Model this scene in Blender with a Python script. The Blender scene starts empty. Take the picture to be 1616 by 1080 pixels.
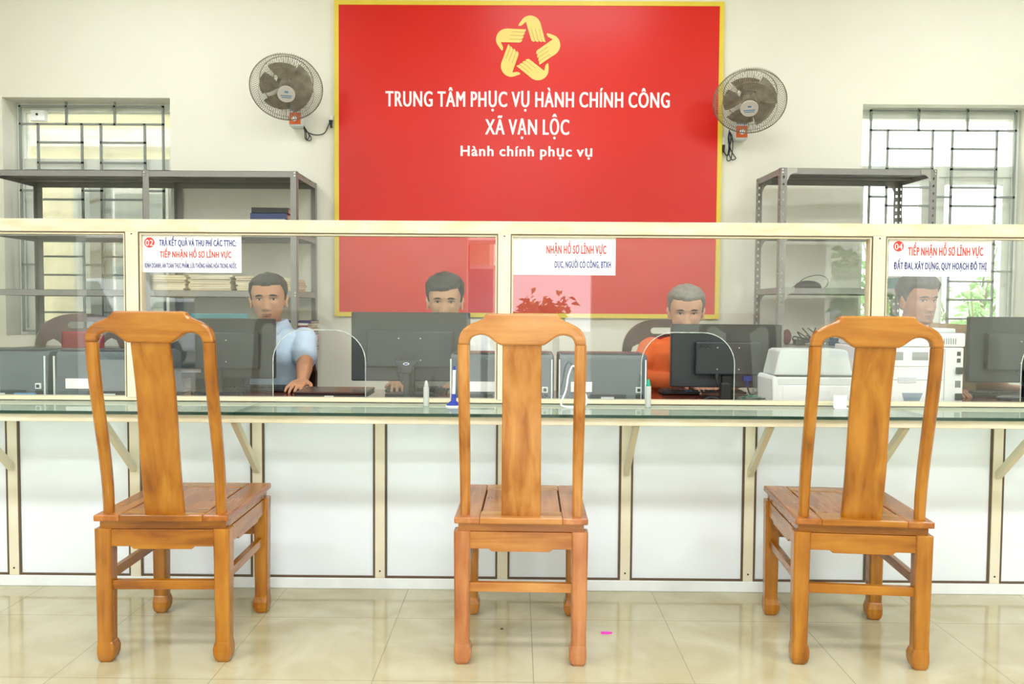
import bpy, bmesh, math, random
from mathutils import Vector, Matrix, noise
random.seed(7)
PI = math.pi
SC = bpy.context.scene
COL = SC.collection

# ------------------------------------------------------------------ camera
FPX, CAMH, YAW, PITCH, ROLL = 1257.0, 1.156, .0067, -.0413, .0069
cf = Vector((-math.sin(YAW)*math.cos(PITCH), math.cos(YAW)*math.cos(PITCH), math.sin(PITCH)))
cr0 = Vector((math.cos(YAW), math.sin(YAW), 0)); cu0 = cr0.cross(cf)
cr = cr0*math.cos(ROLL) + cu0*math.sin(ROLL); cu = cu0*math.cos(ROLL) - cr0*math.sin(ROLL)
cam = bpy.data.cameras.new('camera'); camo = bpy.data.objects.new('camera', cam); COL.objects.link(camo)
cam.sensor_width = 36; cam.lens = FPX/1616*36; cam.clip_start = .05; cam.clip_end = 200
camo.matrix_world = Matrix(((cr.x, cu.x, -cf.x, 0), (cr.y, cu.y, -cf.y, 0), (cr.z, cu.z, -cf.z, CAMH), (0, 0, 0, 1)))
SC.camera = camo
def at(px, py, Y):
    d = cf*FPX + cr*(px-808) - cu*(py-540); t = Y/d.y
    return Vector((0, 0, CAMH)) + d*t
def fl(px, py, z=0):
    d = cf*FPX + cr*(px-808) - cu*(py-540); t = (z-CAMH)/d.z
    return Vector((0, 0, CAMH)) + d*t

# ------------------------------------------------------------------ view, world, sun, lamps
vs = SC.view_settings
vs.view_transform = 'Standard'; vs.look = 'None'; vs.gamma = 1; vs.use_curve_mapping = False
vs.exposure = -0.44
w = bpy.data.worlds.new('overcast_sky'); SC.world = w; w.use_nodes = True
bg = w.node_tree.nodes['Background']; bg.inputs[0].default_value = (.93, .97, 1, 1); bg.inputs[1].default_value = 8.0
sun = bpy.data.lights.new('sun', 'SUN'); sun.energy = 6; sun.angle = .03; sun.color = (1, .95, .86)
suno = bpy.data.objects.new('sun', sun); COL.objects.link(suno)
suno.rotation_euler = (math.radians(-28), math.radians(14), 0)
def arealamp(name, loc, sx, sy, energy, rot=(0, 0, 0), color=(1, 1, 1)):
    l = bpy.data.lights.new(name, 'AREA'); l.shape = 'RECTANGLE'; l.size = sx; l.size_y = sy; l.energy = energy; l.color = color
    o = bpy.data.objects.new(name, l); COL.objects.link(o); o.location = loc; o.rotation_euler = rot
    return o
CEIL = 3.75
LAMPS = [(-3.2, -1.5), (0, -1.5), (3.2, -1.5), (-3.2, .6), (0, .6), (3.2, .6), (-2.4, 4.2), (.4, 4.2), (3.1, 4.2)]  # the two front rows are added for frontal light on the chairs
LAMP_W = 62
for (x, y) in LAMPS:
    arealamp('ceiling_tube_light', (x, y, CEIL-.13), 1.25, .30, LAMP_W*(.50 if y > 3 else 1.5), color=(.955, .985, 1))
OPEN = [(-5.05, -3.7, 2.7), (-.58, .85, 2.6), (3.5, 4.9, 2.7)]
for (a, b, h) in OPEN:                                 # portals: only guide the sky's own light through the openings
    p = arealamp('door_portal', ((a+b)/2, -2.62, h/2), b-a, h, 1, (math.radians(90), 0, 0)); p.data.cycles.is_portal = True

# ------------------------------------------------------------------ materials
def lin(h):
    c = [int(h[i:i+2], 16)/255 for i in (0, 2, 4)]
    return tuple((v/12.92 if v <= .04045 else ((v+.055)/1.055)**2.4) for v in c) + (1,)
MATS = {}
def mat(name, col, rough=.5, metal=0, var=.06, scale=8, spec=.5, coat=0, bump=0, col2=None, stretch=None, alpha=None, emit=0):
    if name in MATS: return MATS[name]
    m = bpy.data.materials.new(name); m.use_nodes = True; nt = m.node_tree; b = nt.nodes['Principled BSDF']
    c = lin(col)
    tc = nt.nodes.new('ShaderNodeTexCoord'); mp = nt.nodes.new('ShaderNodeMapping'); n = nt.nodes.new('ShaderNodeTexNoise')
    n.inputs['Scale'].default_value = scale; n.inputs['Detail'].default_value = 5
    if stretch: mp.inputs['Scale'].default_value = stretch
    nt.links.new(tc.outputs['Object'], mp.inputs[0]); nt.links.new(mp.outputs[0], n.inputs['Vector'])
    r = nt.nodes.new('ShaderNodeValToRGB'); nt.links.new(n.outputs['Fac'], r.inputs[0])
    r.color_ramp.elements[0].position = .3; r.color_ramp.elements[1].position = .7
    c2 = lin(col2) if col2 else tuple(min(1, v*(1+var)) for v in c[:3])+(1,)
    c1 = c if col2 else tuple(v*(1-var) for v in c[:3])+(1,)
    r.color_ramp.elements[0].color = c1; r.color_ramp.elements[1].color = c2
    nt.links.new(r.outputs[0], b.inputs['Base Color'])
    b.inputs['Roughness'].default_value = rough; b.inputs['Metallic'].default_value = metal
    b.inputs['Specular IOR Level'].default_value = spec; b.inputs['Coat Weight'].default_value = coat; b.inputs['Coat Roughness'].default_value = .12
    if bump:
        bp = nt.nodes.new('ShaderNodeBump'); bp.inputs['Strength'].default_value = bump; bp.inputs['Distance'].default_value = .01
        nt.links.new(n.outputs['Fac'], bp.inputs['Height']); nt.links.new(bp.outputs[0], b.inputs['Normal'])
    if emit:
        b.inputs['Emission Color'].default_value = c; b.inputs['Emission Strength'].default_value = emit
    MATS[name] = m; return m
def wood(name, dark, mid, light, axis='z', rough=.26, seed=0):
    m = bpy.data.materials.new(name); m.use_nodes = True; nt = m.node_tree; b = nt.nodes['Principled BSDF']; N = nt.nodes.new; L = nt.links.new
    tc = N('ShaderNodeTexCoord'); mp = N('ShaderNodeMapping'); L(tc.outputs['Object'], mp.inputs[0])
    mp.inputs['Location'].default_value = (seed*3.1, seed*1.7, seed*.9)
    mp.inputs['Scale'].default_value = {'z': (26, 26, 2.2), 'x': (2.2, 26, 26), 'y': (26, 2.2, 26)}[axis]
    n = N('ShaderNodeTexNoise'); n.inputs['Scale'].default_value = 1; n.inputs['Detail'].default_value = 7; n.inputs['Distortion'].default_value = .9; L(mp.outputs[0], n.inputs['Vector'])
    mp2 = N('ShaderNodeMapping'); L(tc.outputs['Object'], mp2.inputs[0]); mp2.inputs['Scale'].default_value = {'z': (9, 9, 4), 'x': (4, 9, 9), 'y': (9, 4, 9)}[axis]
    n2 = N('ShaderNodeTexNoise'); n2.inputs['Scale'].default_value = 1.3; n2.inputs['Detail'].default_value = 3; L(mp2.outputs[0], n2.inputs['Vector'])
    mx = N('ShaderNodeMath'); mx.operation = 'ADD'; ml = N('ShaderNodeMath'); ml.operation = 'MULTIPLY'; ml.inputs[1].default_value = .55
    m3 = N('ShaderNodeMath'); m3.operation = 'MULTIPLY'; m3.inputs[1].default_value = .45
    L(n.outputs['Fac'], ml.inputs[0]); L(n2.outputs['Fac'], m3.inputs[0]); L(ml.outputs[0], mx.inputs[0]); L(m3.outputs[0], mx.inputs[1])
    r = N('ShaderNodeValToRGB'); L(mx.outputs[0], r.inputs[0]); e = r.color_ramp.elements
    e[0].position = .38; e[0].color = lin(dark); e[1].position = .62; e[1].color = lin(light)
    k = e.new(.47); k.color = lin(mid)
    L(r.outputs[0], b.inputs['Base Color']); b.inputs['Roughness'].default_value = rough; b.inputs['Coat Weight'].default_value = .2; b.inputs['Coat Roughness'].default_value = .1
    bp = N('ShaderNodeBump'); bp.inputs['Strength'].default_value = .08; bp.inputs['Distance'].default_value = .004; L(n.outputs['Fac'], bp.inputs['Height']); L(bp.outputs[0], b.inputs['Normal'])
    MATS[name] = m; return m
def glass(name, tint=(.97, .985, .975), haze=.05, hazecol=(.8, .84, .8), rough=.0, ior=1.52, boost=1.0, hk=2.4):
    m = bpy.data.materials.new(name); m.use_nodes = True; nt = m.node_tree; N = nt.nodes.new; L = nt.links.new
    nt.nodes.remove(nt.nodes['Principled BSDF']); out = nt.nodes['Material Output']
    t = N('ShaderNodeBsdfTransparent'); t.inputs[0].default_value = tint+(1,)
    g = N('ShaderNodeBsdfGlossy'); g.inputs['Roughness'].default_value = rough
    fr = N('ShaderNodeFresnel'); ge = N('ShaderNodeNewGeometry'); ir = N('ShaderNodeMapRange')      # same reflectance on both faces of the sheet
    ir.inputs[3].default_value = ior; ir.inputs[4].default_value = 1/ior; L(ge.outputs['Backfacing'], ir.inputs[0]); L(ir.outputs[0], fr.inputs[0])
    mu = N('ShaderNodeMath'); mu.operation = 'MULTIPLY'; mu.inputs[1].default_value = boost; mu.use_clamp = True; L(fr.outputs[0], mu.inputs[0])
    mx = N('ShaderNodeMixShader'); L(mu.outputs[0], mx.inputs[0]); L(t.outputs[0], mx.inputs[1]); L(g.outputs[0], mx.inputs[2])
    d = N('ShaderNodeBsdfDiffuse'); d.inputs[0].default_value = hazecol+(1,)
    tc = N('ShaderNodeTexCoord'); n = N('ShaderNodeTexNoise'); n.inputs['Scale'].default_value = 5; n.inputs['Detail'].default_value = 6; n.inputs['Distortion'].default_value = 1.5
    L(tc.outputs['Object'], n.inputs['Vector']); mr = N('ShaderNodeMapRange'); mr.inputs[1].default_value = .45; mr.inputs[2].default_value = .8; mr.inputs[3].default_value = haze; mr.inputs[4].default_value = haze*hk
    L(n.outputs['Fac'], mr.inputs[0]); m2 = N('ShaderNodeMixShader'); L(mr.outputs[0], m2.inputs[0]); L(mx.outputs[0], m2.inputs[1]); L(d.outputs[0], m2.inputs[2])
    L(m2.outputs[0], out.inputs['Surface']); MATS[name] = m; return m

M_wall = mat('cream_wall_paint', 'E6E6DA', .75, var=.015, scale=3)
M_ceil = mat('white_ceiling_paint', 'F2F1EA', .8, var=.01)
M_cream = mat('cream_powder_coat', 'D8D1B8', .4, scale=6, col2='E0DBCA')
M_creamdirty = mat('worn_cream_rail', 'CDC4A2', .4, scale=7, col2='DCD7C6', stretch=(1, 4, 4))
M_bead = mat('cream_glazing_bead', 'D9D2B6', .4, var=.03)
M_gasket = mat('brown_gasket', '5C4A38', .6, var=.1)
M_panel = mat('white_laminate_panel', 'E2E9F2', .42, var=.02, scale=2.5)
M_alu = mat('white_aluminium_sill', 'E3E8EC', .35, var=.05, scale=10)
M_dark = mat('black_plastic', '1E2124', .45, var=.1)
M_dark2 = mat('charcoal_plastic', '30373B', .4, var=.08)
M_prn = mat('slate_printer_shell', '56626A', .45, var=.04)
M_white = mat('white_plastic', 'F4F8FA', .4, var=.02)
M_white2 = mat('pale_grey_plastic', 'DCE4E5', .4, var=.02)
M_paper = mat('white_paper', 'F4F4F8', .55, var=.01)
M_red = mat('red_banner_vinyl', 'D01F15', .34, var=.03, scale=2, spec=.35)
M_yel = mat('yellow_banner_vinyl', 'E2CC3E', .4, var=.03)
M_gold = mat('pale_gold_print', 'E6CF70', .45, var=.02)
M_goldline = mat('ochre_print', 'B8903C', .5)
M_letter = mat('white_print', 'F1ECF2', .5, var=.01)
M_navy = mat('navy_print', '2C3585', .5, var=.02)
M_redp = mat('red_print', 'DD3A34', .5, var=.02)
M_shelf = mat('grey_shelf_enamel', '8F8F8B', .42, var=.04)
M_bolt = mat('zinc_bolt', 'D5D8D8', .3, .7)
M_grille = mat('grey_grille_paint', '8A918C', .5, var=.06)
M_frame = mat('white_window_frame', 'DDE2DA', .4, var=.03)
M_desk = wood('reddish_desk_wood', '45170F', '5E2217', '713022', 'x', .15)
M_brown = wood('brown_chair_wood', '2E1C16', '42291F', '52362A', 'z', .3)
M_maroon = mat('maroon_upholstery', '8E1526', .8, var=.1, scale=30)
M_guard = mat('dusty_fan_wire', '8F8A78', .6, var=.35, scale=20)
M_blade = mat('dusty_fan_blade', '7C7666', .7, scale=16, col2='B4AE9C')
M_fanbody = mat('dusty_fan_body', '6F6A5D', .6, var=.2)
M_orange = mat('orange_sticker', 'E0672E', .5, var=.05)
M_blue = mat('blue_sticker', '5E93C4', .5, var=.05)
M_bluecap = mat('royal_blue_plastic', '20389E', .4)
M_green = mat('green_cap_plastic', '17A083', .4)
M_tile_dummy = None
M_pink = mat('pink_paper', 'E52CC0', .6)
M_clear = glass('partition_glass', tint=(.985, .995, .99), haze=.013, hazecol=(.70, .78, .78), boost=1.15)
M_wglass = glass('window_glass', haze=.04)
M_frost = mat('dirty_frosted_glass', 'C9CFC4', .35, var=.15, scale=4)
def frosted(name, col):
    m = bpy.data.materials.new(name); m.use_nodes = True; nt = m.node_tree; b = nt.nodes['Principled BSDF']
    b.inputs['Base Color'].default_value = lin(col); b.inputs['Roughness'].default_value = .5; b.inputs['Alpha'].default_value = .55; MATS[name] = m
    n = nt.nodes.new('ShaderNodeTexNoise'); n.inputs['Scale'].default_value = 3; n.inputs['Detail'].default_value = 6
    mr = nt.nodes.new('ShaderNodeMapRange'); mr.inputs[3].default_value = .35; mr.inputs[4].default_value = .75
    nt.links.new(n.outputs['Fac'], mr.inputs[0]); nt.links.new(mr.outputs[0], b.inputs['Alpha']); return m
M_frost = frosted('dirty_frosted_glass', 'D2D6C8')
M_top = glass('counter_glass_face', tint=(.88, .95, .91), haze=.20, hk=1.1, hazecol=(.70, .85, .77), boost=1.0)
M_edge = mat('green_glass_edge', '1C3B32', .15, var=.1)
M_bottle = mat('translucent_glue_bottle', 'D9DEDC', .3, var=.02); 
M_bottle.node_tree.nodes['Principled BSDF'].inputs['Transmission Weight'].default_value = .35

def floor_material():
    m = bpy.data.materials.new('glossy_cream_floor_tiles'); m.use_nodes = True; nt = m.node_tree; b = nt.nodes['Principled BSDF']; N = nt.nodes.new; L = nt.links.new
    tc = N('ShaderNodeTexCoord'); sp = N('ShaderNodeSeparateXYZ'); L(tc.outputs['Object'], sp.inputs[0])
    def line(sock, off):
        a = N('ShaderNodeMath'); a.operation = 'SUBTRACT'; a.inputs[1].default_value = off; L(sock, a.inputs[0])
        md = N('ShaderNodeMath'); md.operation = 'FLOORED_MODULO'; md.inputs[1].default_value = .5; L(a.outputs[0], md.inputs[0])
        s = N('ShaderNodeMath'); s.operation = 'SUBTRACT'; s.inputs[1].default_value = .25; L(md.outputs[0], s.inputs[0])
        ab = N('ShaderNodeMath'); ab.operation = 'ABSOLUTE'; L(s.outputs[0], ab.inputs[0])
        g = N('ShaderNodeMath'); g.operation = 'GREATER_THAN'; g.inputs[1].default_value = .2487; L(ab.outputs[0], g.inputs[0]); return g
    gx = line(sp.outputs[0], .058); gy = line(sp.outputs[1], .424)
    mxx = N('ShaderNodeMath'); mxx.operation = 'MAXIMUM'; L(gx.outputs[0], mxx.inputs[0]); L(gy.outputs[0], mxx.inputs[1])
    n = N('ShaderNodeTexNoise'); n.inputs['Scale'].default_value = 3.0; n.inputs['Detail'].default_value = 8; n.inputs['Distortion'].default_value = 1.2; L(tc.outputs['Object'], n.inputs['Vector'])
    r = N('ShaderNodeValToRGB'); L(n.outputs['Fac'], r.inputs[0]); e = r.color_ramp.elements
    e[0].position = .33; e[0].color = lin('AEA482'); e[1].position = .66; e[1].color = lin('C0B99E')
    mc = N('ShaderNodeMix'); mc.data_type = 'RGBA'; L(mxx.outputs[0], mc.inputs['Factor']); L(r.outputs[0], mc.inputs['A']); mc.inputs['B'].default_value = lin('8F876C')
    L(mc.outputs['Result'], b.inputs['Base Color']); b.inputs['Roughness'].default_value = .07
    mr = N('ShaderNodeMapRange'); mr.inputs[3].default_value = .05; mr.inputs[4].default_value = .16; L(n.outputs['Fac'], mr.inputs[0]); L(mr.outputs[0], b.inputs['Roughness'])
    return m
M_floor = floor_material()

# ------------------------------------------------------------------ mesh helpers
class MB:
    def __init__(s): s.v = []; s.f = []; s.m = []; s.s = []
    def add(s, vs, fs, mi=0, smooth=False, M=None):
        o = len(s.v); s.v += [(M @ Vector(v)) if M else Vector(v) for v in vs]
        for f in fs: s.f.append([i+o for i in f]); s.m.append(mi); s.s.append(smooth)
        return s
    def box(s, lo, hi, bev=0, mi=0, M=None):
        lo = Vector(lo); hi = Vector(hi); c = (lo+hi)/2; d = hi-lo
        if bev <= 0:
            vs = [(x, y, z) for x in (lo.x, hi.x) for y in (lo.y, hi.y) for z in (lo.z, hi.z)]
            return s.add(vs, [(0, 1, 3, 2), (4, 6, 7, 5), (0, 4, 5, 1), (2, 3, 7, 6), (0, 2, 6, 4), (1, 5, 7, 3)], mi, False, M)
        b = bmesh.new(); bmesh.ops.create_cube(b, size=1)
        for v in b.verts: v.co = Vector((v.co.x*d.x, v.co.y*d.y, v.co.z*d.z)) + c
        bmesh.ops.bevel(b, geom=b.edges[:], offset=min(bev, min(d)*.49), segments=2, profile=.5, affect='EDGES')
        b.verts.index_update(); vs = [v.co.copy() for v in b.verts]; fs = [[v.index for v in f.verts] for f in b.faces]; b.free()
        return s.add(vs, fs, mi, False, M)
    def rings(s, rings, caps=True, mi=0, smooth=True, closed=False, M=None):
        n = len(rings[0]); vs = [p for r in rings for p in r]; fs = []
        k = len(rings)
        for i in range(k if closed else k-1):
            for j in range(n):
                a = i*n+j; b = i*n+(j+1) % n; c = ((i+1) % k)*n+(j+1) % n; d = ((i+1) % k)*n+j
                fs.append((a, b, c, d))
        if caps and not closed: fs.append(tuple(range(n))[::-1]); fs.append(tuple((k-1)*n+j for j in range(n)))
        return s.add(vs, fs, mi, smooth, M)
    def tube(s, pts, r, seg=8, mi=0, closed=False, M=None, caps=True):
        pts = [Vector(p) for p in pts]; rg = []; n = len(pts); up = None
        for i, p in enumerate(pts):
            if closed: t = pts[(i+1) % n]-pts[i-1]
            else: t = pts[min(i+1, n-1)]-pts[max(i-1, 0)]
            t.normalize()
            if up is None: up = Vector((0, 0, 1)) if abs(t.z) < .9 else Vector((1, 0, 0))
            a = t.cross(up)
            if a.length < 1e-4: a = t.orthogonal()
            a.normalize(); b = a.cross(t); up = b
            rr = r[i] if isinstance(r, (list, tuple)) else r
            rg.append([p + (a*math.cos(q) + b*math.sin(q))*rr for q in [2*PI*j/seg for j in range(seg)]])
        return s.rings(rg, caps, mi, True, closed, M)
    def cyl(s, p, q, r, seg=24, mi=0, M=None, r2=None):
        p = Vector(p); q = Vector(q); t = (q-p).normalized(); a = t.orthogonal().normalized(); b = t.cross(a); r2 = r if r2 is None else r2
        A = [p+(a*math.cos(2*PI*j/seg)+b*math.sin(2*PI*j/seg))*r for j in range(seg)]; B = [q+(a*math.cos(2*PI*j/seg)+b*math.sin(2*PI*j/seg))*r2 for j in range(seg)]
        o = len(s.v); n = seg
        s.add(A+B, [(j, (j+1) % n, n+(j+1) % n, n+j) for j in range(n)], mi, True, M)
        s.add(A+B, [tuple(range(n))[::-1], tuple(range(n, 2*n))], mi, False, M); return s
    def prism(s, poly, d0, d1, axis='y', mi=0, M=None):
        """poly in 2D; axis y: (x,z) outline, depth d0..d1 in y; axis x: (y,z); axis z: (x,y)"""
        f = {'y': lambda a, b, d: (a, d, b), 'x': lambda a, b, d: (d, a, b), 'z': lambda a, b, d: (a, b, d)}[axis]
        n = len(poly); vs = [f(a, b, d0) for a, b in poly]+[f(a, b, d1) for a, b in poly]
        fs = [(j, (j+1) % n, n+(j+1) % n, n+j) for j in range(n)]+[tuple(range(n))[::-1], tuple(range(n, 2*n))]
        return s.add(vs, fs, mi, False, M)
    def sph(s, c, r, seg=16, mi=0, M=None):
        c = Vector(c); r = Vector(r) if isinstance(r, (tuple, list, Vector)) else Vector((r, r, r)); k = seg//2
        rg = []
        for i in range(1, k):
            th = PI*i/k; rg.append([c+Vector((r.x*math.sin(th)*math.cos(2*PI*j/seg), r.y*math.sin(th)*math.sin(2*PI*j/seg), r.z*math.cos(th))) for j in range(seg)])
        vs = [p for q in rg for p in q]+[c+Vector((0, 0, r.z)), c-Vector((0, 0, r.z))]; n = seg; fs = []
        for i in range(len(rg)-1):
            for j in range(n): fs.append((i*n+j, (i+1)*n+j, (i+1)*n+(j+1) % n, i*n+(j+1) % n))
        t = len(vs)-2
        for j in range(n): fs.append((t, j, (j+1) % n)); fs.append((t+1, (len(rg)-1)*n+(j+1) % n, (len(rg)-1)*n+j))
        return s.add(vs, fs, mi, True, M)
    def mesh(s, name, mats):
        me = bpy.data.meshes.new(name); me.from_pydata([tuple(v) for v in s.v], [], s.f)
        mats = mats if isinstance(mats, (list, tuple)) else [mats]
        for m in mats: me.materials.append(m)
        me.polygons.foreach_set('material_index', s.m); me.polygons.foreach_set('use_smooth', s.s); me.update()
        b = bmesh.new(); b.from_mesh(me); bmesh.ops.recalc_face_normals(b, faces=b.faces[:]); b.to_mesh(me); b.free()
        return me
    def build(s, name, mats, parent=None, bevel=0, label=None):
        o = bpy.data.objects.new(name, s.mesh(name, mats)); COL.objects.link(o)
        if parent: o.parent = parent
        if bevel:
            md = o.modifiers.new('bevel', 'BEVEL'); md.width = bevel; md.segments = 2; md.limit_method = 'ANGLE'; md.angle_limit = .6
        if label: o['label'] = label
        return o
def thing(name, label, cat, loc=(0, 0, 0), rotz=0, group=None):
    o = bpy.data.objects.new(name, None); COL.objects.link(o); o.location = loc; o.rotation_euler = (0, 0, rotz); o.empty_display_size = .1
    o['label'] = label; o['category'] = cat
    if group: o['group'] = group
    return o
def tag(o, label, cat, group=None, kind=None):
    o['label'] = label; o['category'] = cat
    if group: o['group'] = group
    if kind: o['kind'] = kind
    return o
def struct(name, mb, m, parent=None, bevel=0):
    o = mb.build(name, m, parent, bevel)
    if not parent: o['kind'] = 'structure'
    return o
def dup(root, loc, rotz, label=None, group=None):
    r = root.copy(); COL.objects.link(r); r.location = loc; r.rotation_euler = (0, 0, rotz)
    if label: r['label'] = label
    if group: r['group'] = group
    for ch in list(root.children):
        c = ch.copy(); COL.objects.link(c); c.parent = r
        for g in ch.children:
            d = g.copy(); COL.objects.link(d); d.parent = c
    return r
def text_mb(mb, s, cx, z0, width, cap, y, mi=0, bold=.0, depth=.0012, M=None, vary=None):
    """letters standing in the XZ plane facing -Y, baseline z0, exact width and capital height"""
    def mk(t):
        c = bpy.data.curves.new('txt', 'FONT'); c.body = t; c.offset = 0 if bold > .03 or bold <= .015 else .012; c.resolution_u = 4; c.space_character = 1.13 if bold > .015 else 1.02; c.space_word = .8 if bold > .015 else 1
        o = bpy.data.objects.new('txt', c); COL.objects.link(o); bpy.context.view_layer.update()
        me = bpy.data.meshes.new_from_object(o); P = [v.co.copy() for v in me.vertices]; F = [list(p.vertices) for p in me.polygons]
        bpy.data.objects.remove(o); bpy.data.curves.remove(c); bpy.data.meshes.remove(me); return P, F
    P, F = mk('H'); H = max(p.y for p in P)-min(p.y for p in P)
    P, F = mk(s); x0 = min(p.x for p in P); x1 = max(p.x for p in P)
    sx = width/(x1-x0); sz = cap/H
    for q, (dx, dz) in enumerate([(0, 0)] if bold <= .015 else [(0, 0), (-bold, 0), (bold, 0), (-bold*.5, .006), (bold*.5, -.006)]):
        dd = depth*(1+.12*q); V = [((p.x+dx-(x0+x1)/2)*sx+cx, y-dd, (p.y+dz)*sz+z0) for p in P]
        mb.add(V, F, mi, False, M)
        E = {}
        for f in F:
            for i in range(len(f)): E[(f[i], f[(i+1) % len(f)])] = 1
        W = [(v[0], y, v[2]) for v in V]; n = len(V)
        mb.add(V+W, [(a, b, n+b, n+a) for (a, b) in E if (b, a) not in E], mi, False, M)
    return mb

# ------------------------------------------------------------------ the room
WY = 5.47; XL, XR, YF = -6.2, 5.4, -2.6
struct('floor', MB().box((XL, YF-.2, -.1), (XR, WY+.2, 0)), M_floor)
struct('ceiling', MB().box((XL, YF-.2, CEIL), (XR, WY+.9, CEIL+.12)), M_ceil)
struct('wall_left', MB().box((XL-.2, YF-.2, 0), (XL, WY+.2, CEIL)), M_wall)
struct('wall_right', MB().box((XR, YF-.2, 0), (XR+.2, WY+.2, CEIL)), M_wall)
W1 = (at(3, 155, WY).x, at(268, 155, WY).x, .95, at(135, 154, WY).z)
W2 = (at(1362, 165, WY).x, at(1362, 165, WY).x+1.16, .95, at(1480, 165, WY).z)
def wall_with_holes(x0, x1, holes, y0, y1, top):
    mb = MB(); x = x0
    for (a, b, z0, z1) in holes:
        mb.box((x, y0, 0), (a, y1, top))
        if z0 > 0: mb.box((a, y0, 0), (b, y1, z0))
        mb.box((a, y0, z1), (b, y1, top)); x = b
    mb.box((x, y0, 0), (x1, y1, top)); return mb
struct('wall_back', wall_with_holes(XL, XR, [W1, W2], WY, WY+.24, CEIL), M_wall)
struct('wall_front', wall_with_holes(XL, XR, [(a, b, 0, h) for a, b, h in OPEN], YF-.2, YF, CEIL), M_wall)
struct('baseboard_back', MB().box((XL, WY-.012, 0), (XR, WY, .1)), mat('brown_skirting_tile', '8A6A4C', .2))

def window(n, W, glassmat, left):
    x0, x1, z0, z1 = W; yf = WY+.16
    root = MB()
    # outer frame + transom + mullion between sashes
    t = .045; tz = z1-.46
    root.box((x0, yf, z0), (x0+t, yf+.07, z1), .003); root.box((x1-t, yf, z0), (x1, yf+.07, z1), .003)
    root.box((x0+t, yf+.001, z1-.06), (x1-t, yf+.069, z1)); root.box((x0+t, yf+.001, z0), (x1-t, yf+.069, z0+.05))
    root.box((x0+t, yf+.001, tz), (x1-t, yf+.069, tz+.075))
    xm = (x0+x1)/2; root.box((xm-.03, yf+.002, z0+.05), (xm+.03, yf+.068, tz))
    o = struct('window_%d' % n, root, M_frame)
    g = MB().box((x0+t, yf+.035, tz+.075), (x1-t, yf+.04, z1-.06)); g.build('pane', glassmat, o)
    for (a, b) in ((x0+t, xm-.03), (xm+.03, x1-t)):
        s = MB(); q = .05
        s.box((a, yf+.012, z0+.05), (a+q, yf+.055, tz), .003); s.box((b-q, yf+.012, z0+.05), (b, yf+.055, tz), .003)
        s.box((a+q, yf+.013, tz-q), (b-q, yf+.054, tz)); s.box((a+q, yf+.013, z0+.05), (b-q, yf+.054, z0+.05+q))
        so = s.build('sash', M_frame, o)
        MB().box((a+q, yf+.03, z0+.1), (b-q, yf+.035, tz-q)).build('pane', glassmat, so)
    return o
window(1, W1, M_frost, True); window(2, W2, M_wglass, False)

def grille(px, ys, Y, label):
    """px: pixel columns of outer left, a1, a2, b1, b2, outer right, t1, t2; ys: rows of top, second"""
    X = [at(p, 250, Y).x for p in px]; xl, a1, a2, b1, b2, xr, t1, t2 = X
    mx = (px[1]+px[2])/2
    Z = lambda y: at(mx, y, Y).z
    top, sec = Z(ys[0]), Z(ys[1]); zb = .98; r = .007
    mb = MB()
    bar = lambda p, q: mb.box((min(p[0], q[0])-r, Y-r, min(p[1], q[1])-r), (max(p[0], q[0])+r, Y+r, max(p[1], q[1])+r))
    bar((xl, zb), (xl, top)); bar((xr, zb), (xr, top)); bar((xl, top), (xr, top)); bar((xl, sec), (xr, sec)); bar((xl, zb), (xr, zb))
    bar((t1, sec), (t1, top)); bar((t2, sec), (t2, top))
    for x in (a1, a2, b1, b2): bar((x, zb), (x, sec))
    A = [ys[1]+d for d in (29, 61, 90, 119, 179, 209, 238, 267, 297, 357, 386)]; B = [ys[1]+d for d in (105, 222, 340)]
    for y in A:
        for (p, q) in ((a1, a2), (b1, b2)): bar((p, Z(y)), (q, Z(y)))
    for y in B:
        for (p, q) in ((xl, a1), (a2, b1), (b2, xr)): bar((p, Z(y)), (q, Z(y)))
    for x in (t1, t2): mb.box((x-.006, Y-.006, top), (x+.006, Y+.006, top+.05))
    return tag(mb.build('window_grille', M_grille), label, 'grille', 'window security grilles')
grille((33, 61, 130, 160, 229, 258, 106, 182), (168, 196), WY+.115, 'grey steel window grille behind the long shelf at the left')
grille((1373, 1400, 1471, 1502, 1572, 1601, 1448, 1525), (175, 206), WY+.115, 'grey steel window grille in the bright window at the right')
# sensor box in the left window
p = at(57, 181, WY+.10)
t = thing('alarm_box', 'small white square box with a black dot at the top corner of the left window', 'alarm box', (p.x, WY+.155, p.z-.04))
MB().box((-.05, -.045, 0), (.05, 0, .075), .006).build('casing', M_white, t)
MB().cyl((.0, -.046, .045), (.0, -.05, .045), .008).build('lens', M_dark, t)

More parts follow.
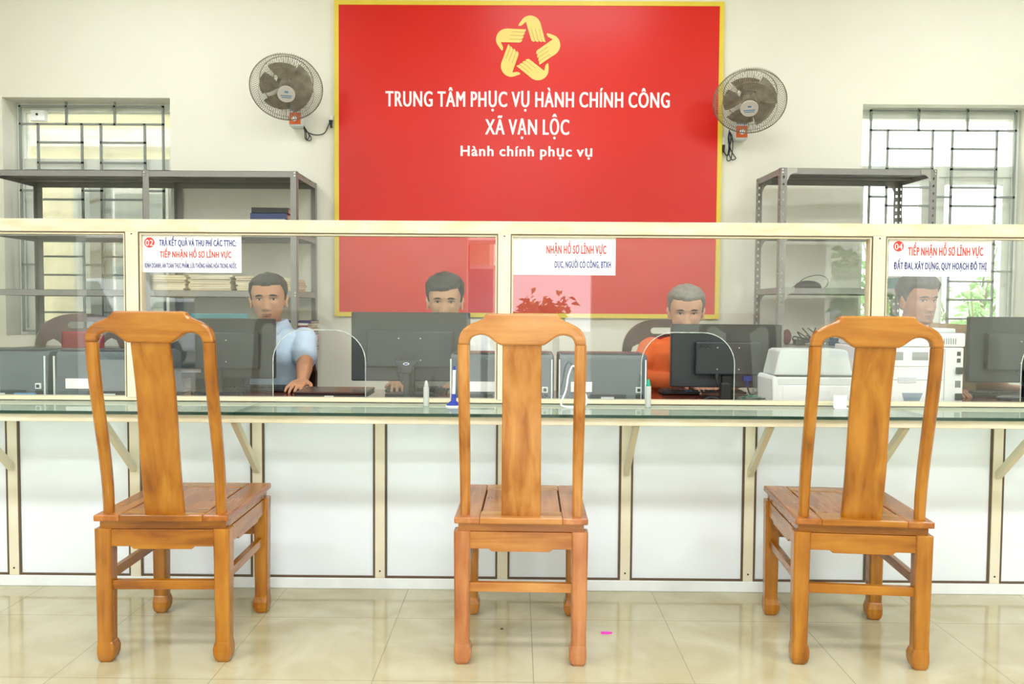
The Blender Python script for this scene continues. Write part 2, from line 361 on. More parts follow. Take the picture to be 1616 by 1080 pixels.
# ------------------------------------------------------------------ outside: behind the back windows, and the courtyard behind the camera
struct('trim_1', MB().box((-40, -40, -.22), (40, YF-.2, -.12)), mat('grey_courtyard_paving', '9C9A90', .8, var=.1, scale=1.5)).name = 'ground_courtyard'
struct('trim_2', MB().box((-40, WY+.24, -.22), (40, 40, -.12)), mat('pale_concrete_yard', 'B4B2A6', .85, var=.1, scale=1.5)).name = 'ground_back_yard'
t = thing('neighbour_building', 'yellow plastered building seen through the dirty left window', 'building', (-5.2, 9.0, -.12))
M_yb = mat('yellow_plaster', 'E8DDAE', .8, var=.04)
MB().box((-2.6, 0, 0), (2.4, 2.5, 5.5)).build('wall', M_yb, t)
MB().box((-2.7, -.12, 3.05), (2.5, 0, 3.25)).build('ledge', mat('white_plaster', 'EDEBE2', .8), t)
for x in (-1.6, .2): 
    f = MB().box((x, -.04, 1.2), (x+1.1, .02, 2.6), .01).build('window_frame', mat('grey_frame', 'B7B9B2', .5), t); MB().box((x+.06, -.05, 1.26), (x+1.04, -.03, 2.54)).build('pane', mat('dark_pane', '6F7A7C', .15), f)
t = thing('boundary_wall', 'white boundary wall with rows of lines beyond the right window', 'wall', (3.6, 9.6, -.12))
mb = MB(); mb.box((-4, 0, 0), (5, .2, 1.55)); mb.build('wall', mat('whitewashed_wall', 'EFF0EA', .8, var=.03), t)
mb = MB(); [mb.box((-4, -.015, .25+i*.2), (5, 0, .265+i*.2)) for i in range(6)]; mb.build('ridges', mat('grey_joint', 'A9AEA8', .8), t)
M_leaf = mat('bright_green_leaf', '6E9A4C', .5, var=.3, scale=6); M_stem = mat('green_brown_stem', '6B6A44', .7)
def leafy(name, loc, h, n, spread, label, leafsize=.09, group=None, cat='shrub', seed=1):
    rnd = random.Random(seed); t = thing(name, label, cat, loc, 0, group); st = MB(); lf = MB()
    for k in range(max(4, n//26)):
        a = rnd.uniform(0, 2*PI); R = rnd.uniform(.2, 1)*spread; hh = h*rnd.uniform(.6, 1)
        P = [Vector((0, 0, 0)), Vector((R*.25*math.cos(a), R*.25*math.sin(a), hh*.45)), Vector((R*.65*math.cos(a), R*.65*math.sin(a), hh*.8)), Vector((R*math.cos(a), R*math.sin(a), hh))]
        st.tube(P, [.02, .014, .008, .004], 6)
        for j in range(26):
            u = rnd.uniform(.25, 1); q = P[1].lerp(P[2], min(1, u*1.4)) if u < .7 else P[2].lerp(P[3], (u-.7)/.3)
            d = Vector((rnd.gauss(0, 1), rnd.gauss(0, 1), rnd.gauss(.1, .6))).normalized(); s2 = d.orthogonal().normalized(); q = q + d*rnd.uniform(0, .12)*spread*2
            l = leafsize*rnd.uniform(.6, 1.3); wv = l*.28; dr = Vector((0, 0, -l*.25))
            lf.add([q, q+d*l*.45+s2*wv, q+d*l+dr, q+d*l*.45-s2*wv, q+d*l*.5+Vector((0, 0, .01))], [(0, 1, 4), (1, 2, 4), (2, 3, 4), (3, 0, 4)])
    st.build('stem', M_stem, t); lf.build('foliage', M_leaf, t); return t
leafy('garden_shrub', (3.38, 7.3, -.12), 2.2, 260, .35, 'green leafy shrub outside the right window behind the shelf', .13, seed=3)
leafy('garden_shrub', (4.4, 7.6, -.12), 1.6, 200, .4, 'low green shrub outside the right window near the far monitor', .13, seed=5)
leafy('garden_shrub', (4.95, 8.7, -.12), 2.35, 300, .6, 'pale green shrub outside the middle of the right window', .12, seed=6)
# courtyard, seen as reflections in the partition glass
M_cb = mat('cream_courtyard_plaster', 'EBDCB0', .8, var=.04); M_roof = mat('white_cornice', 'F3EFE4', .7)
t = thing('courtyard_building', 'cream two-storey building with white columns reflected in the partition glass', 'building', (-6.5, -16, -.12))
MB().box((-9, -4, 0), (5.7, 0, 6.2)).build('wall', M_cb, t)
for k in range(6): MB().cyl((-8+k*2.4, .9, 0), (-8+k*2.4, .9, 3.1), .17).build('column', M_roof, t)
MB().box((-9.2, -.1, 3.1), (5.9, 1.3, 3.5)).box((-9.2, -.1, 6.2), (5.9, .5, 6.5)).build('cornice', M_roof, t)
for k in range(6):
    f = MB().box((-7.4+k*2.4, -.02, .9), (-6.1+k*2.4, .05, 2.5)).build('window_frame', M_roof, t); MB().box((-7.3+k*2.4, .03, 1), (-6.2+k*2.4, .06, 2.4)).build('pane', mat('blue_grey_pane', '6E8A96', .1), f)
MB().box((-1.2, .95, 2.3), (5.2, 1.0, 3.0)).build('red_banner', M_red, t, label='red cloth banner')
def vehicle(name, loc, rotz, L, H, hood, colr, label):
    t = thing(name, label, 'vehicle', loc, rotz)
    m = mat('paint_'+colr, colr, .2, coat=.6, var=.02)
    prof = [(-L/2, .35), (L/2-.1, .35), (L/2, .55), (L/2-.05, .8), (L/2-hood, .98), (L/2-hood-.55, H), (-L/2+.5, H), (-L/2+.05, H*.6), (-L/2, .6)]
    MB().prism(prof, -.85, .85, 'y').build('body', m, t, bevel=.06)
    gl = [(L/2-hood-.08, 1.02), (L/2-hood-.58, H-.08), (-L/2+.55, H-.08), (-L/2+.25, 1.02)]
    MB().prism(gl, -.87, .87, 'y').build('side_window', mat('tinted_glass', '2A3338', .08), t)
    for sx in (-L/2+.8, L/2-.8):
        for sy in (-.8, .8): MB().cyl((sx, sy-.1, .33), (sx, sy+.1, .33), .33).build('wheel', mat('tyre_rubber', '22211F', .8), t)
    MB().box((L/2-.06, -.75, .62), (L/2+.01, .75, .76), .01).build('headlamp', mat('lamp_lens', 'F2F4F2', .1), t)
    return t
vehicle('parked_van', (-10.6, -13.6, -.12), .25, 3.9, 1.95, .6, 'D9DEE0', 'pale silver van parked in the courtyard reflected at the left')
vehicle('parked_car', (-6.3, -10.6, -.12), .15, 3.2, 1.45, 1.0, 'C4C8CA', 'silver car parked in the courtyard beside the van')
for i, (x, y) in enumerate(((.7, -17.5), (7.5, -11))):
    leafy('courtyard_tree', (x, y, -.12), (1.75, 2.7)[i], 520, (1.0, .75)[i], ['low green tree beyond the open middle of the courtyard', 'green tree of the courtyard reflected at the right'][i], .3, cat='tree', seed=10+i)
t = thing('added_reflected_house', 'pale building added across the courtyard to tone the reflection at the right', 'building', (11, -16, -.12))  # unseen house added to cover bright sky in the right-hand reflection
MB().box((-4, -3, 0), (5, 0, 3.6)).build('wall', mat('pale_plaster', 'D9D8CC', .8), t); MB().box((-4.2, -3.1, 3.6), (5.2, .3, 3.85)).build('cornice', M_roof, t)
MB().box((-2.2, -.01, 0), (-1.2, .04, 2.2)).build('door', mat('grey_blue_door', '7E93A0', .5), t); MB().box((.2, -.01, 1), (1.8, .04, 2.3)).build('window_frame', M_roof, t)
# unseen slab added over the back windows to keep sun off the inner floor
struct('sun_block_slab', MB().box((XL-.3, WY+.2, CEIL), (XR+.3, WY+1.0, CEIL+.15)), M_ceil)

# ------------------------------------------------------------------ ceiling lamps (fixtures of the area lights)
M_tube = mat('lit_tube', 'FFFDF4', .4, emit=2.0)
first = None
for i, (x, y) in enumerate(LAMPS):
    rows = {-1.5: 'added over the visitors side by the doors', .6: 'added over the visitors side nearest the counter', 4.2: 'over the staff desks'}
    cols = ['left', 'middle', 'right'][i % 3]
    if first is None:
        t = first = thing('ceiling_light', '', 'ceiling light', (x, y, CEIL), 0, 'white tube ceiling lights')
        MB().box((-.63, -.05, -.05), (.63, .05, 0), .008).box((-.63, -.15, -.028), (.63, .15, -.02), .002).build('housing', M_white, t)
        for s in (-.09, .09): MB().cyl((-.6, s, -.045), (.6, s, -.045), .013, 12).build('tube', M_tube, t)
    else: t = dup(first, (x, y, CEIL), 0)
    t['label'] = 'white twin-tube ceiling light, %s one %s' % (cols, rows[y])

# ------------------------------------------------------------------ red board with emblem and lettering
bx0, bx1 = at(528, 250, WY-.03).x, at(1139, 250, WY-.03).x
bz1, bz0 = at(830, 1.5, WY-.03).z, at(830, 501.5, WY-.03).z
BY = WY-.03
t = thing('sign_board', 'large red board with yellow border, gold hands emblem and white lettering on the wall', 'sign', ((bx0+bx1)/2, BY, bz0))
hw = (bx1-bx0)/2; hh = bz1-bz0; bw = .03
MB().box((-hw+bw, 0, bw), (hw-bw, .028, hh-bw)).build('red_panel', M_red, t, label='red vinyl panel')
MB().box((-hw, -.003, 0), (-hw+bw, .028, hh)).box((hw-bw, -.003, 0), (hw, .028, hh)).box((-hw+bw, -.003, 0), (hw-bw, .028, bw)).box((-hw+bw, -.003, hh-bw), (hw-bw, .028, hh)).build('border', M_yel, t, label='yellow border')
def loc(px, py): q = at(px, py, BY); return (q.x-(bx0+bx1)/2, q.z-bz0)
hand = [(480, 255), (487, 238), (500, 220), (520, 192), (540, 168), (560, 150), (585, 138), (610, 131), (635, 129), (665, 132), (690, 140), (715, 154), (735, 170), (752, 192), (765, 215), (776, 248), (785, 285), (838, 470),
        (820, 471), (803, 463), (794, 452), (792, 470), (775, 468), (757, 460), (747, 448), (745, 469), (725, 468), (708, 459), (699, 447), (697, 467), (675, 464), (657, 455), (648, 440), (578, 207), (552, 232), (525, 256), (505, 262), (490, 263)]
cx, cy = 598, 565
mb = MB()
ec = loc(760+cx/8.307, 10+cy/8.307); px2m = (loc(900, 70)[0]-loc(800, 70)[0])/100/8.307
for k in range(5):
    a = -2*PI*k/5
    R = lambda x, y: (ec[0]+((x-cx)*math.cos(a)+(cy-y)*(-math.sin(a)))*px2m, ec[1]+((x-cx)*math.sin(a)+(cy-y)*math.cos(a))*px2m)
    mb.prism([R(x, y) for x, y in hand], -.0025, 0, 'y')
    for (xa, ya, xb, yb) in ((650, 300, 698, 462), (702, 300, 746, 465), (750, 300, 795, 465)):
        mb.prism([R(xa-3, ya), R(xa+3, ya), R(xb+3, yb), R(xb-3, yb)], -.0032, -.0026, 'y', 1)
mb.build('emblem', [M_gold, M_goldline], t, label='gold emblem of five hands forming a star')
s = (loc(1000, 160)[0]-loc(900, 160)[0])/100
for tx, cx_, py_, wd_, cp_, bo_ in (('TRUNG TÂM PHỤC VỤ HÀNH CHÍNH CÔNG', 832, 169, 448, 23.5, .035), ('XÃ VẠN LỘC', 832, 212.5, 132, 23.5, .035), ('Hành chính phục vụ', 831, 246.5, 208, 16, .016)):
    text_mb(MB(), tx, loc(cx_, 200)[0], loc(cx_, py_)[1], wd_*s, cp_*s, 0, bold=bo_).build('lettering', M_letter, t, label='white lettering line')

# ------------------------------------------------------------------ wall fans
def fan_parts(t, tilt, yaw, bxo):
    # fan head: local frame with axis -Y
    H = Matrix.Translation((0, -.40, 0)) @ Matrix.Rotation(yaw, 4, 'Z') @ Matrix.Rotation(tilt, 4, 'X')
    g = MB(); N = 96; R = .222
    for k in range(N):
        a = 2*PI*k/N; c, s_ = math.cos(a), math.sin(a)
        g.tube([(r*c, y, r*s_) for r, y in ((R, 0), (R*.93, -.035), (R*.7, -.06), (.045, -.075))], .0015, 4, M=H, caps=False)
    for r, y in ((R, 0), (R*.75, -.057), (.12, -.068)): g.tube([(r*math.cos(2*PI*j/48), y, r*math.sin(2*PI*j/48)) for j in range(48)], .0014 if r < R else .0035, 6, closed=True, M=H)
    g.build('front_guard', M_guard, t)
    g = MB()
    for k in range(N):
        a = 2*PI*(k+.5)/N; c, s_ = math.cos(a), math.sin(a)
        g.tube([(r*c, y, r*s_) for r, y in ((R, .004), (R*.94, .05), (R*.72, .095), (.08, .11))], .0015, 4, M=H, caps=False)
    for r, y, rr in ((R*.74, .094, .003), (.08, .11, .003)): g.tube([(r*math.cos(2*PI*j/48), y, r*math.sin(2*PI*j/48)) for j in range(48)], rr, 6, closed=True, M=H)
    g.build('rear_guard', M_guard, t)
    b = MB()
    for k in range(5):
        a0 = 2*PI*k/5+.5; rg = []
        for i in range(9):
            r = .03+.135*i/8; wd = .2+.40*math.sin(PI*min(1, (i+1)/7.5)*.62)
            row = []
            for j in range(7):
                u = -1+2*j/6; an = a0+u*wd; row.append((r*math.cos(an), .028*u*(.4+.6*i/8)+.01, r*math.sin(an)))
            rg.append(row)
        for off in (0, .002):
            b.add([(x, y+off, z) for row in rg for x, y, z in row], [(i*7+j, i*7+j+1, (i+1)*7+j+1, (i+1)*7+j) for i in range(8) for j in range(6)], 0, True, M=H)
    b.cyl((0, -.03, 0), (0, .04, 0), .045, M=H).build('blades', M_blade, t)
    m = MB().cyl((0, .05, 0), (0, .20, 0), .062, M=H, r2=.05); m.sph((0, .2, 0), (.05, .03, .05), M=H); m.build('motor', M_fanbody, t)
    l = MB().cyl((0, -.074, 0), (0, -.083, 0), .054, 32, M=H); lb = l.build('hub_label', mat('pale_hub_label', 'D9D6CF', .5), t, label='pale round hub label')
    l = MB(); l.box((-.035, -.0845, -.012), (.035, -.0835, -.006), M=H).box((-.03, -.0845, -.024), (.03, -.0835, -.019), M=H); l.box((-.01, -.0845, .01), (.012, -.0835, .022), M=H); l.build('print', M_blue, lb)
    # neck, base box on the wall
    MB().tube([H @ Vector((0, .16, -.02)), Vector((bxo, -.13, -.02)), Vector((bxo, -.06, -.03))], .022, 12).build('neck', M_fanbody, t)
    c_ = bxo
    bb = MB().box((c_-.042, -.09, -.168), (c_+.042, -.0, .01), .01).build('base', M_white2, t)
    MB().box((c_-.037, -.0935, -.066), (c_+.037, -.0905, -.004), 0).build('blue_sticker', M_blue, bb, label='blue sticker')
    MB().box((c_-.038, -.0935, -.155), (c_+.038, -.0905, -.078), 0).build('orange_sticker', M_orange, bb, label='orange sticker')
    MB().cyl((c_, -.0935, -.12), (c_, -.108, -.12), .017, 20).build('knob', M_white, bb)
def fancord(t, pts, loops, plug, x0):
    c = MB(); c.tube(smooth(pts), .0035, 8)
    for L_ in loops: c.tube(smooth(L_, True), .0032, 8, closed=True)
    o = c.build('power_cord', M_dark, t)
    MB().cyl(plug, (plug[0]+.003, plug[1], plug[2]-.05), .014, 12, r2=.006).build('plug', M_dark, o)
def smooth(pts, closed=False, n=6):
    P = [Vector(p) for p in pts]; out = []; k = len(P)
    for i in range(k if closed else k-1):
        g = (lambda j: P[j % k]) if closed else (lambda j: P[max(0, min(k-1, j))])
        a, b, c, d = g(i-1), g(i), g(i+1), g(i+2)
        for j in range(n):
            u = j/n; out.append(.5*((2*b)+(c-a)*u+(2*a-5*b+4*c-d)*u*u+(3*b-a-3*c+d)*u**3))
    if not closed: out.append(P[-1])
    return out
def fan(hx, hy, tilt, yaw, label, boxpx, cord, loops, plugpx):
    p = at(hx, hy, WY-.40); t = thing('wall_fan', label, 'fan', (p.x, WY, p.z), 0, 'wall fans')
    fan_parts(t, tilt, yaw, boxpx)
    loc3 = lambda q, dy=-.02: tuple(at(q[0], q[1], WY+dy)-Vector((p.x, WY, p.z)))
    fancord(t, [loc3(q) for q in cord], [[loc3(q, -.02-.006*(i % 3)) for i, q in enumerate(L_)] for L_ in loops], loc3(plugpx), 0)
    return t
fan(452, 139, math.radians(42), math.radians(15), 'dusty grey wall fan with orange sticker, left of the red board', -.033,
    [(468, 183), (476, 197), (484, 208), (498, 213), (512, 210), (519, 196), (521, 192)], [[(470, 185), (476, 196), (483, 206), (491, 217), (489, 222), (482, 219), (481, 208), (478, 195)], [(472, 188), (480, 200), (488, 214), (484, 220), (482, 205)]], (522, 190))
fan(1183, 161, math.radians(44), math.radians(-17), 'dusty grey wall fan with hanging black cord, right of the red board', .04,
    [(1151, 205), (1150, 216), (1152, 235), (1148, 246), (1143, 240), (1142, 232)], [[(1151, 208), (1155, 216), (1152, 232), (1158, 245), (1161, 250), (1155, 252), (1150, 240), (1153, 222)], [(1151, 210), (1156, 220), (1156, 235), (1153, 252), (1147, 252), (1150, 234), (1149, 218)]], (1141, 229))
for (px, py, lb) in ((524, 188, 'small white wall socket beside the left edge of the red board'), (1140, 222, 'small white wall socket at the right edge of the red board')):
    q = at(px, py, WY); 
    if px > 1000: q.x = bx1+.012
    else: q.x = min(q.x, bx0-.02)
    s_ = thing('wall_socket', lb, 'socket', (q.x, WY, q.z-.02)); MB().box((-.011, -.012, -.03), (.011, 0, .04), .003).build('plate', M_white, s_)

# ------------------------------------------------------------------ counter with glass partition
PY = 3.23; ZT = 1.51; ZG = .77
BAY = .5035; X0 = -.055
ctr = thing('service_counter', 'long cream framed counter with white lower panels and glass partition across the room', 'counter', (0, PY, 0))
ks = [k for k in range(-12, 11) if XL+.05 < X0+BAY*k < XR-.05]
xa, xb = XL+.02, XR-.02
MB().box((xa, 0, 0), (xb, .05, .045), .003).build('bottom_rail', M_alu, ctr, label='whitish aluminium rail along the floor')
MB().box((xa, -.002, ZT-.052), (xb, .052, ZT), .003).build('top_rail', M_creamdirty, ctr)
MB().box((xa, 0, ZG-.045), (xb, .05, ZG-.004), .002).build('middle_rail', M_cream, ctr)
MB().box((xa, .002, ZG+.002), (xb, .052, ZG+.018), .002).build('glazing_rail', M_bead, ctr)
for k in ks:
    x = X0+BAY*k
    if k % 3: MB().box((x-.02, 0, .045), (x+.02, .05, ZG-.045), .002).cyl((x, -.001, .075), (x, .002, .075), .004, 8, 1).build('post', [M_cream, M_dark], ctr)
    else: MB().box((x-.021, 0, .045), (x+.021, .05, ZG-.045), .002).box((x-.026, -.001, ZG+.015), (x+.026, .051, ZT-.05), .002).cyl((x, -.003, ZT-.06), (x, 0, ZT-.06), .003, 8, 1).build('post', [M_cream, M_dark], ctr)
xs = [xa]+[X0+BAY*k for k in ks]+[xb]
for i in range(len(xs)-1):
    a, b = xs[i]+.02, xs[i+1]-.02
    if b-a < .1: continue
    g = MB().box((a, .008, .045), (b, .022, ZG-.045)).build('panel', M_panel, ctr, label='white laminate panel')
    q = .009; MB().box((a, .003, .045), (a+q, .008, ZG-.045)).box((b-q, .003, .045), (b, .008, ZG-.045)).box((a+q, .003, .045), (b-q, .008, .045+q)).build('edge_strip', M_gasket, g)
def rounded_arch(cx, w_, z0, z1, r, n=10):
    P = [(cx-w_/2, z0)]
    for j in range(n+1): a = PI-PI/2*j/n; P.append((cx-w_/2+r+r*math.cos(a), z1-r+r*math.sin(a)))
    for j in range(n+1): a = PI/2-PI/2*j/n; P.append((cx+w_/2-r+r*math.cos(a), z1-r+r*math.sin(a)))
    P.append((cx+w_/2, z0)); return P
M_rim = mat('cut_glass_rim', 'C9D3CE', .3, var=.3, scale=60)
big = [xa]+[X0+BAY*k for k in ks if k % 3 == 0]+[xb]
ARCH = {-1: None}
for i in range(len(big)-1):
    a, b = big[i]+.026, big[i+1]-.026
    if b-a < .2: continue
    z0, z1 = ZG+.018, ZT-.052
    ac = (a+b)/2
    if a < -.8 < b: ac = -.812
    if a < .7 < b: ac = .698
    if a < 2.3 < b: ac = 2.245
    A = rounded_arch(ac, .38, z0, 1.065, .13)
    poly = [(a, z0)]+A+[(b, z0), (b, z1), (a, z1)] if True else None
    MB().prism(poly, .022, .027, 'y').build('glass_pane', M_clear, ctr, label='clear glass pane with an arched opening at the bottom')
    MB().tube([(x, .0245, z) for x, z in A], .0019, 6).build('opening_rim', M_rim, ctr)
    f = MB(); q = .010
    f.box((a, .004, z1-q), (b, .045, z1), .001); f.box((a, .004, z0), (a+q, .045, z1-q)); f.box((b-q, .004, z0), (b, .045, z1-q))
    f.build('glazing_bead', M_bead, ctr); f = MB(); q = .003
    f.box((a, -.0005, z1-q), (b, .004, z1)); f.box((a, -.0005, z0), (a+q, .004, z1-q)); f.box((b-q, -.0005, z0), (b, .004, z1-q)); f.build('gasket', M_gasket, ctr)
# front rail under the glass top and its brackets
FY = 2.925-PY
MB().box((xa, FY, ZG-.042), (xb, FY+.03, ZG-.014), .002).build('front_rail', M_creamdirty, ctr)
for k in ks:
    if k in (-1, 0): continue
    x = X0+BAY*k+(.0 if k else 0)
    P0 = Vector((x, -.0, .49)); P1 = Vector((x, FY+.05, ZG-.042)); d = (P1-P0).normalized(); n_ = Vector((0, d.z, -d.y))
    m = MB(); wv = .011
    vs = []
    for P in (P0, P1):
        for sx in (-wv, wv):
            for sn in (-.013, .013): vs.append(P+Vector((sx, 0, 0))+n_*sn)
    m.add(vs, [(0, 1, 3, 2), (4, 6, 7, 5), (0, 4, 5, 1), (2, 3, 7, 6), (0, 2, 6, 4), (1, 5, 7, 3)])
    m.box((x-.012, FY+.03, ZG-.044), (x+.012, 0, ZG-.03))
    m.build('bracket', M_bead, ctr)
# glass tops: separate sheets lying on the rails
seams = [xa, -3.6, -1.04, 1.52, 4.1, xb]
for i in range(len(seams)-1):
    a, b = seams[i]+.001, seams[i+1]-.001
    g = MB(); y0, y1, z0, z1 = 2.912, 3.229, ZG-.012, ZG
    g.add([(a, y0, z1), (b, y0, z1), (b, y1, z1), (a, y1, z1)], [(0, 1, 2, 3)], 0)
    g.add([(a, y0, z0), (b, y0, z0), (b, y1, z0), (a, y1, z0)], [(3, 2, 1, 0)], 0)
    g.add([(a, y0, z0), (b, y0, z0), (b, y0, z1), (a, y0, z1)], [(0, 1, 2, 3)], 1)
    g.add([(a, y0, z0), (a, y1, z0), (a, y1, z1), (a, y0, z1)], [(0, 1, 2, 3)], 1)
    g.add([(b, y0, z0), (b, y1, z0), (b, y1, z1), (b, y0, z1)], [(0, 1, 2, 3)], 1)
    g.add([(a, y1, z0), (b, y1, z0), (b, y1, z1), (a, y1, z1)], [(0, 1, 2, 3)], 1)
    where = ['at the far left end of the counter', 'before the leftmost printers and the left chair', 'running from the left chair to the right chair', 'right of the right chair in front of the copier', 'at the far right end of the counter'][i]
    tag(g.build('glass_countertop', [M_top, M_edge]), 'greenish glass counter top sheet %s' % where, 'counter top', 'glass counter top sheets')

# ------------------------------------------------------------------ notices on the glass
def notice(cx, cz, lines, label, num=None):
    W_, H_ = .415, .158
    t = thing('notice', label, 'notice', (cx, PY+.021, cz-H_/2), 0, 'white notices on the glass')
    MB().box((-W_/2, -.0015, 0), (W_/2, 0, H_)).build('sheet', M_paper, t)
    if num:
        m = MB().cyl((-.168, -.0015, .121), (-.168, -.0022, .121), .021, 28).build('number_badge', M_redp, t, label='red round badge with white number')
        text_mb(MB(), num, -.168, .108, .031, .024, -.0023, bold=.01, depth=.0006).build('number', M_paper, m)
    for mm, nm in ((M_navy, 'navy_lettering'), (M_redp, 'red_lettering')):
        for (s, x, z, wd, cap, mat_) in lines:
            if mat_ is mm: text_mb(MB(), s, x, z, wd, cap, -.0016, bold=.0295 if cap > .02 else .024, depth=.0006).build(nm, mm, t)
    return t
notice(-1.334, 1.375, [('TRẢ KẾT QUẢ VÀ THU PHÍ CÁC TTHC;', .029, .108, .314, .025, M_navy), ('TIẾP NHẬN HỒ SƠ LĨNH VỰC', .02, .061, .292, .025, M_redp), ('KINH DOANH, AN TOÀN THỰC PHẨM, LƯU THÔNG HÀNG HÓA TRONG NƯỚC', .0, .0185, .374, .0195, M_navy)], 'white notice numbered 02 taped inside the glass above the left chair', '02')
notice(.189, 1.375, [('NHẬN HỒ SƠ LĨNH VỰC', .048, .087, .242, .033, M_redp), ('DỤC, NGƯỜI CÓ CÔNG, BTXH', .075, .030, .228, .026, M_navy)], 'white notice with glare-hidden letters left out, taped to the glass over the middle chair')  # glare is put into the print by leaving out the letters it covers
notice(1.709, 1.379, [('TIẾP NHẬN HỒ SƠ LĨNH VỰC', .022, .085, .302, .033, M_redp), ('ĐẤT ĐAI, XÂY DỰNG, QUY HOẠCH ĐÔ THỊ', .002, .029, .374, .027, M_navy)], 'white notice numbered 04 taped to the glass above the right chair', '04')

# ------------------------------------------------------------------ wooden visitor chairs
def wset(seed, d, m, l):
    return {a: wood('honey_wood_%s_%d' % (a, seed), d, m, l, a, .25, seed) for a in 'xyz'}
def sq(x0, x1, y0, y1, z, c):
    return [(x0+c, y0, z), (x1-c, y0, z), (x1, y0+c, z), (x1, y1-c, z), (x1-c, y1, z), (x0+c, y1, z), (x0, y1-c, z), (x0, y0+c, z)]
SEAT = .487
def back_y(z):
    u = max(0, min(1, (z-SEAT)/.60)); return -.205-.095*(u*u*(3-2*u))+.012*math.sin(PI*u)*0
def visitor_chair(loc, rz, label, W, R):
    t = thing('wooden_chair', label, 'chair', loc, rz, 'wooden visitor chairs with tall splat backs')
    for sx in (-1, 1):
        for sy in (-1, 1):
            lx, ly = .19*sx, .21*sy; mb = MB(); rg = []
            for z, o, i_ in ((.44, .0265, .0265), (.40, .0262, .0262), (.10, .0235, .024), (.068, .0235, .024), (.064, .024, .0265), (.045, .0252, .0315), (.025, .0252, .0305), (.010, .023, .026), (.0, .018, .018)):
                # outer side towards +s, inner side towards the chair centre
                x0, x1 = (lx-(i_ if sx > 0 else o), lx+(o if sx > 0 else i_)); y0, y1 = (ly-(i_ if sy > 0 else o), ly+(o if sy > 0 else i_))
                rg.append(sq(x0, x1, y0, y1, z, .005))
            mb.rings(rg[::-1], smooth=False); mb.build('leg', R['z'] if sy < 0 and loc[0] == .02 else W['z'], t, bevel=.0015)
    # aprons with a stepped lower edge
    def apron(L_): h0, h1 = .382, .437; return [(-L_, h0), (-L_*.62, h0), (-L_*.56, h0-.009), (L_*.56, h0-.009), (L_*.62, h0), (L_, h0), (L_, h1), (-L_, h1)]
    for sy in (-1, 1): MB().prism(apron(.166), .231*sy-.012, .231*sy+.0, 'y').build('apron', W['x'], t, bevel=.0015) if sy > 0 else MB().prism(apron(.166), -.229, -.217, 'y').build('apron', W['x'], t, bevel=.0015)
    for sx in (-1, 1): MB().prism(apron(.187), .2*sx-.006, .2*sx+.006, 'x').build('apron', W['y'], t, bevel=.0015)
    # stretchers
    MB().box((-.17, -.222, .238), (.17, -.200, .268), .002).build('stretcher', W['x'], t)
    MB().box((-.17, .200, .300), (.17, .222, .328), .002).build('stretcher', W['x'], t)
    for sx in (-1, 1): MB().box((.19*sx-.011, -.19, .262), (.19*sx+.011, .19, .292), .002).build('stretcher', W['y'], t)
    # waist and seat
    MB().box((-.203, -.225, .438), (.203, .225, .466), .002).build('waist', W['x'], t)
    f = MB(); z0, z1 = .466, SEAT
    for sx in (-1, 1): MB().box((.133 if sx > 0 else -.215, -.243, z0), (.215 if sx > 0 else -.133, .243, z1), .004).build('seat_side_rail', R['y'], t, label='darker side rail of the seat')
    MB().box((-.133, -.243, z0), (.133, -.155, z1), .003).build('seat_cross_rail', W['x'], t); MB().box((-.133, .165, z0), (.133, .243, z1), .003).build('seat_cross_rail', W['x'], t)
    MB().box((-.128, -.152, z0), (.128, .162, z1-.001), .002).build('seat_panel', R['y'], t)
    MB().box((-.134, -.16, z0), (.134, .17, z1-.012)).build('seat_groove', M_gasket, t)
    # stiles
    ztop = 1.045
    for sx in (-1, 1):
        rg = []
        for i in range(19):
            z = SEAT-.004+(ztop-SEAT+.004)*i/18; u = i/18; hwid = .0155+.0025*u+.001*math.sin(u*PI); yb = back_y(z)
            xc = sx*(.1815-.0*u)
            x0, x1 = xc-hwid, xc+hwid
            rg.append(sq(x0, x1, yb-.014, yb+.014, z, .007))
        MB().rings(rg, smooth=False).build('stile', W['z'], t, bevel=0)
    # splat: gently S-bent board
    rg = []
    for i in range(19):
        z = SEAT-.003+(ztop-SEAT+.006)*i/18; u = i/18; hwid = .0635-.003*u; yb = back_y(z)-.016*math.sin(2*PI*u)*.8
        rg.append(sq(-hwid, hwid, yb-.008, yb+.008, z, .003))
    MB().rings(rg, smooth=False).build('splat', W['z'], t)
    # crest rail
    T = 1.142
    out = [(.0, 0), (.108, 0), (.113, .004), (.118, .012), (.126, .019), (.138, .025), (.152, .030), (.166, .037), (.180, .047), (.190, .060), (.196, .076), (.1985, .098)]
    inn = [(.1635, .098), (.161, .084), (.155, .075), (.144, .069), (.130, .066), (.116, .067), (.104, .072), (.093, .080), (.083, .088), (.074, .094), (.066, .098)]
    half = [(x, T-d) for x, d in out]+[(x, T-d) for x, d in inn]
    poly = half+[(-x, z) for x, z in half[::-1] if x > 0]
    yb = back_y(1.09)
    mb = MB().prism(poly, -.016, .016, 'y')
    for v in mb.v: v.y += back_y(v.z)-.10*max(0, v.z-1.045)*0
    mb.build('crest_rail', W['x'], t, bevel=.007)
    return t
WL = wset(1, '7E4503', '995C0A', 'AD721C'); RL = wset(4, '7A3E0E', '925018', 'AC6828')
WC = wset(2, '94561B', 'A96C2C', 'BD8444'); RC = wset(5, '8E5228', 'A36236', 'B87A4A')  # stronger light on the middle chair is put into its paler wood
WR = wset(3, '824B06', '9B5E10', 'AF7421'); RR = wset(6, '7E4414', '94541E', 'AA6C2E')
visitor_chair((-1.146, 2.764, 0), .022, 'honey coloured wooden chair with splat back, standing before notice 02', WL, RL)
visitor_chair((.02, 2.768, 0), -.018, 'wooden chair with splat back at the middle of the counter, paler by painted light', WC, RC)
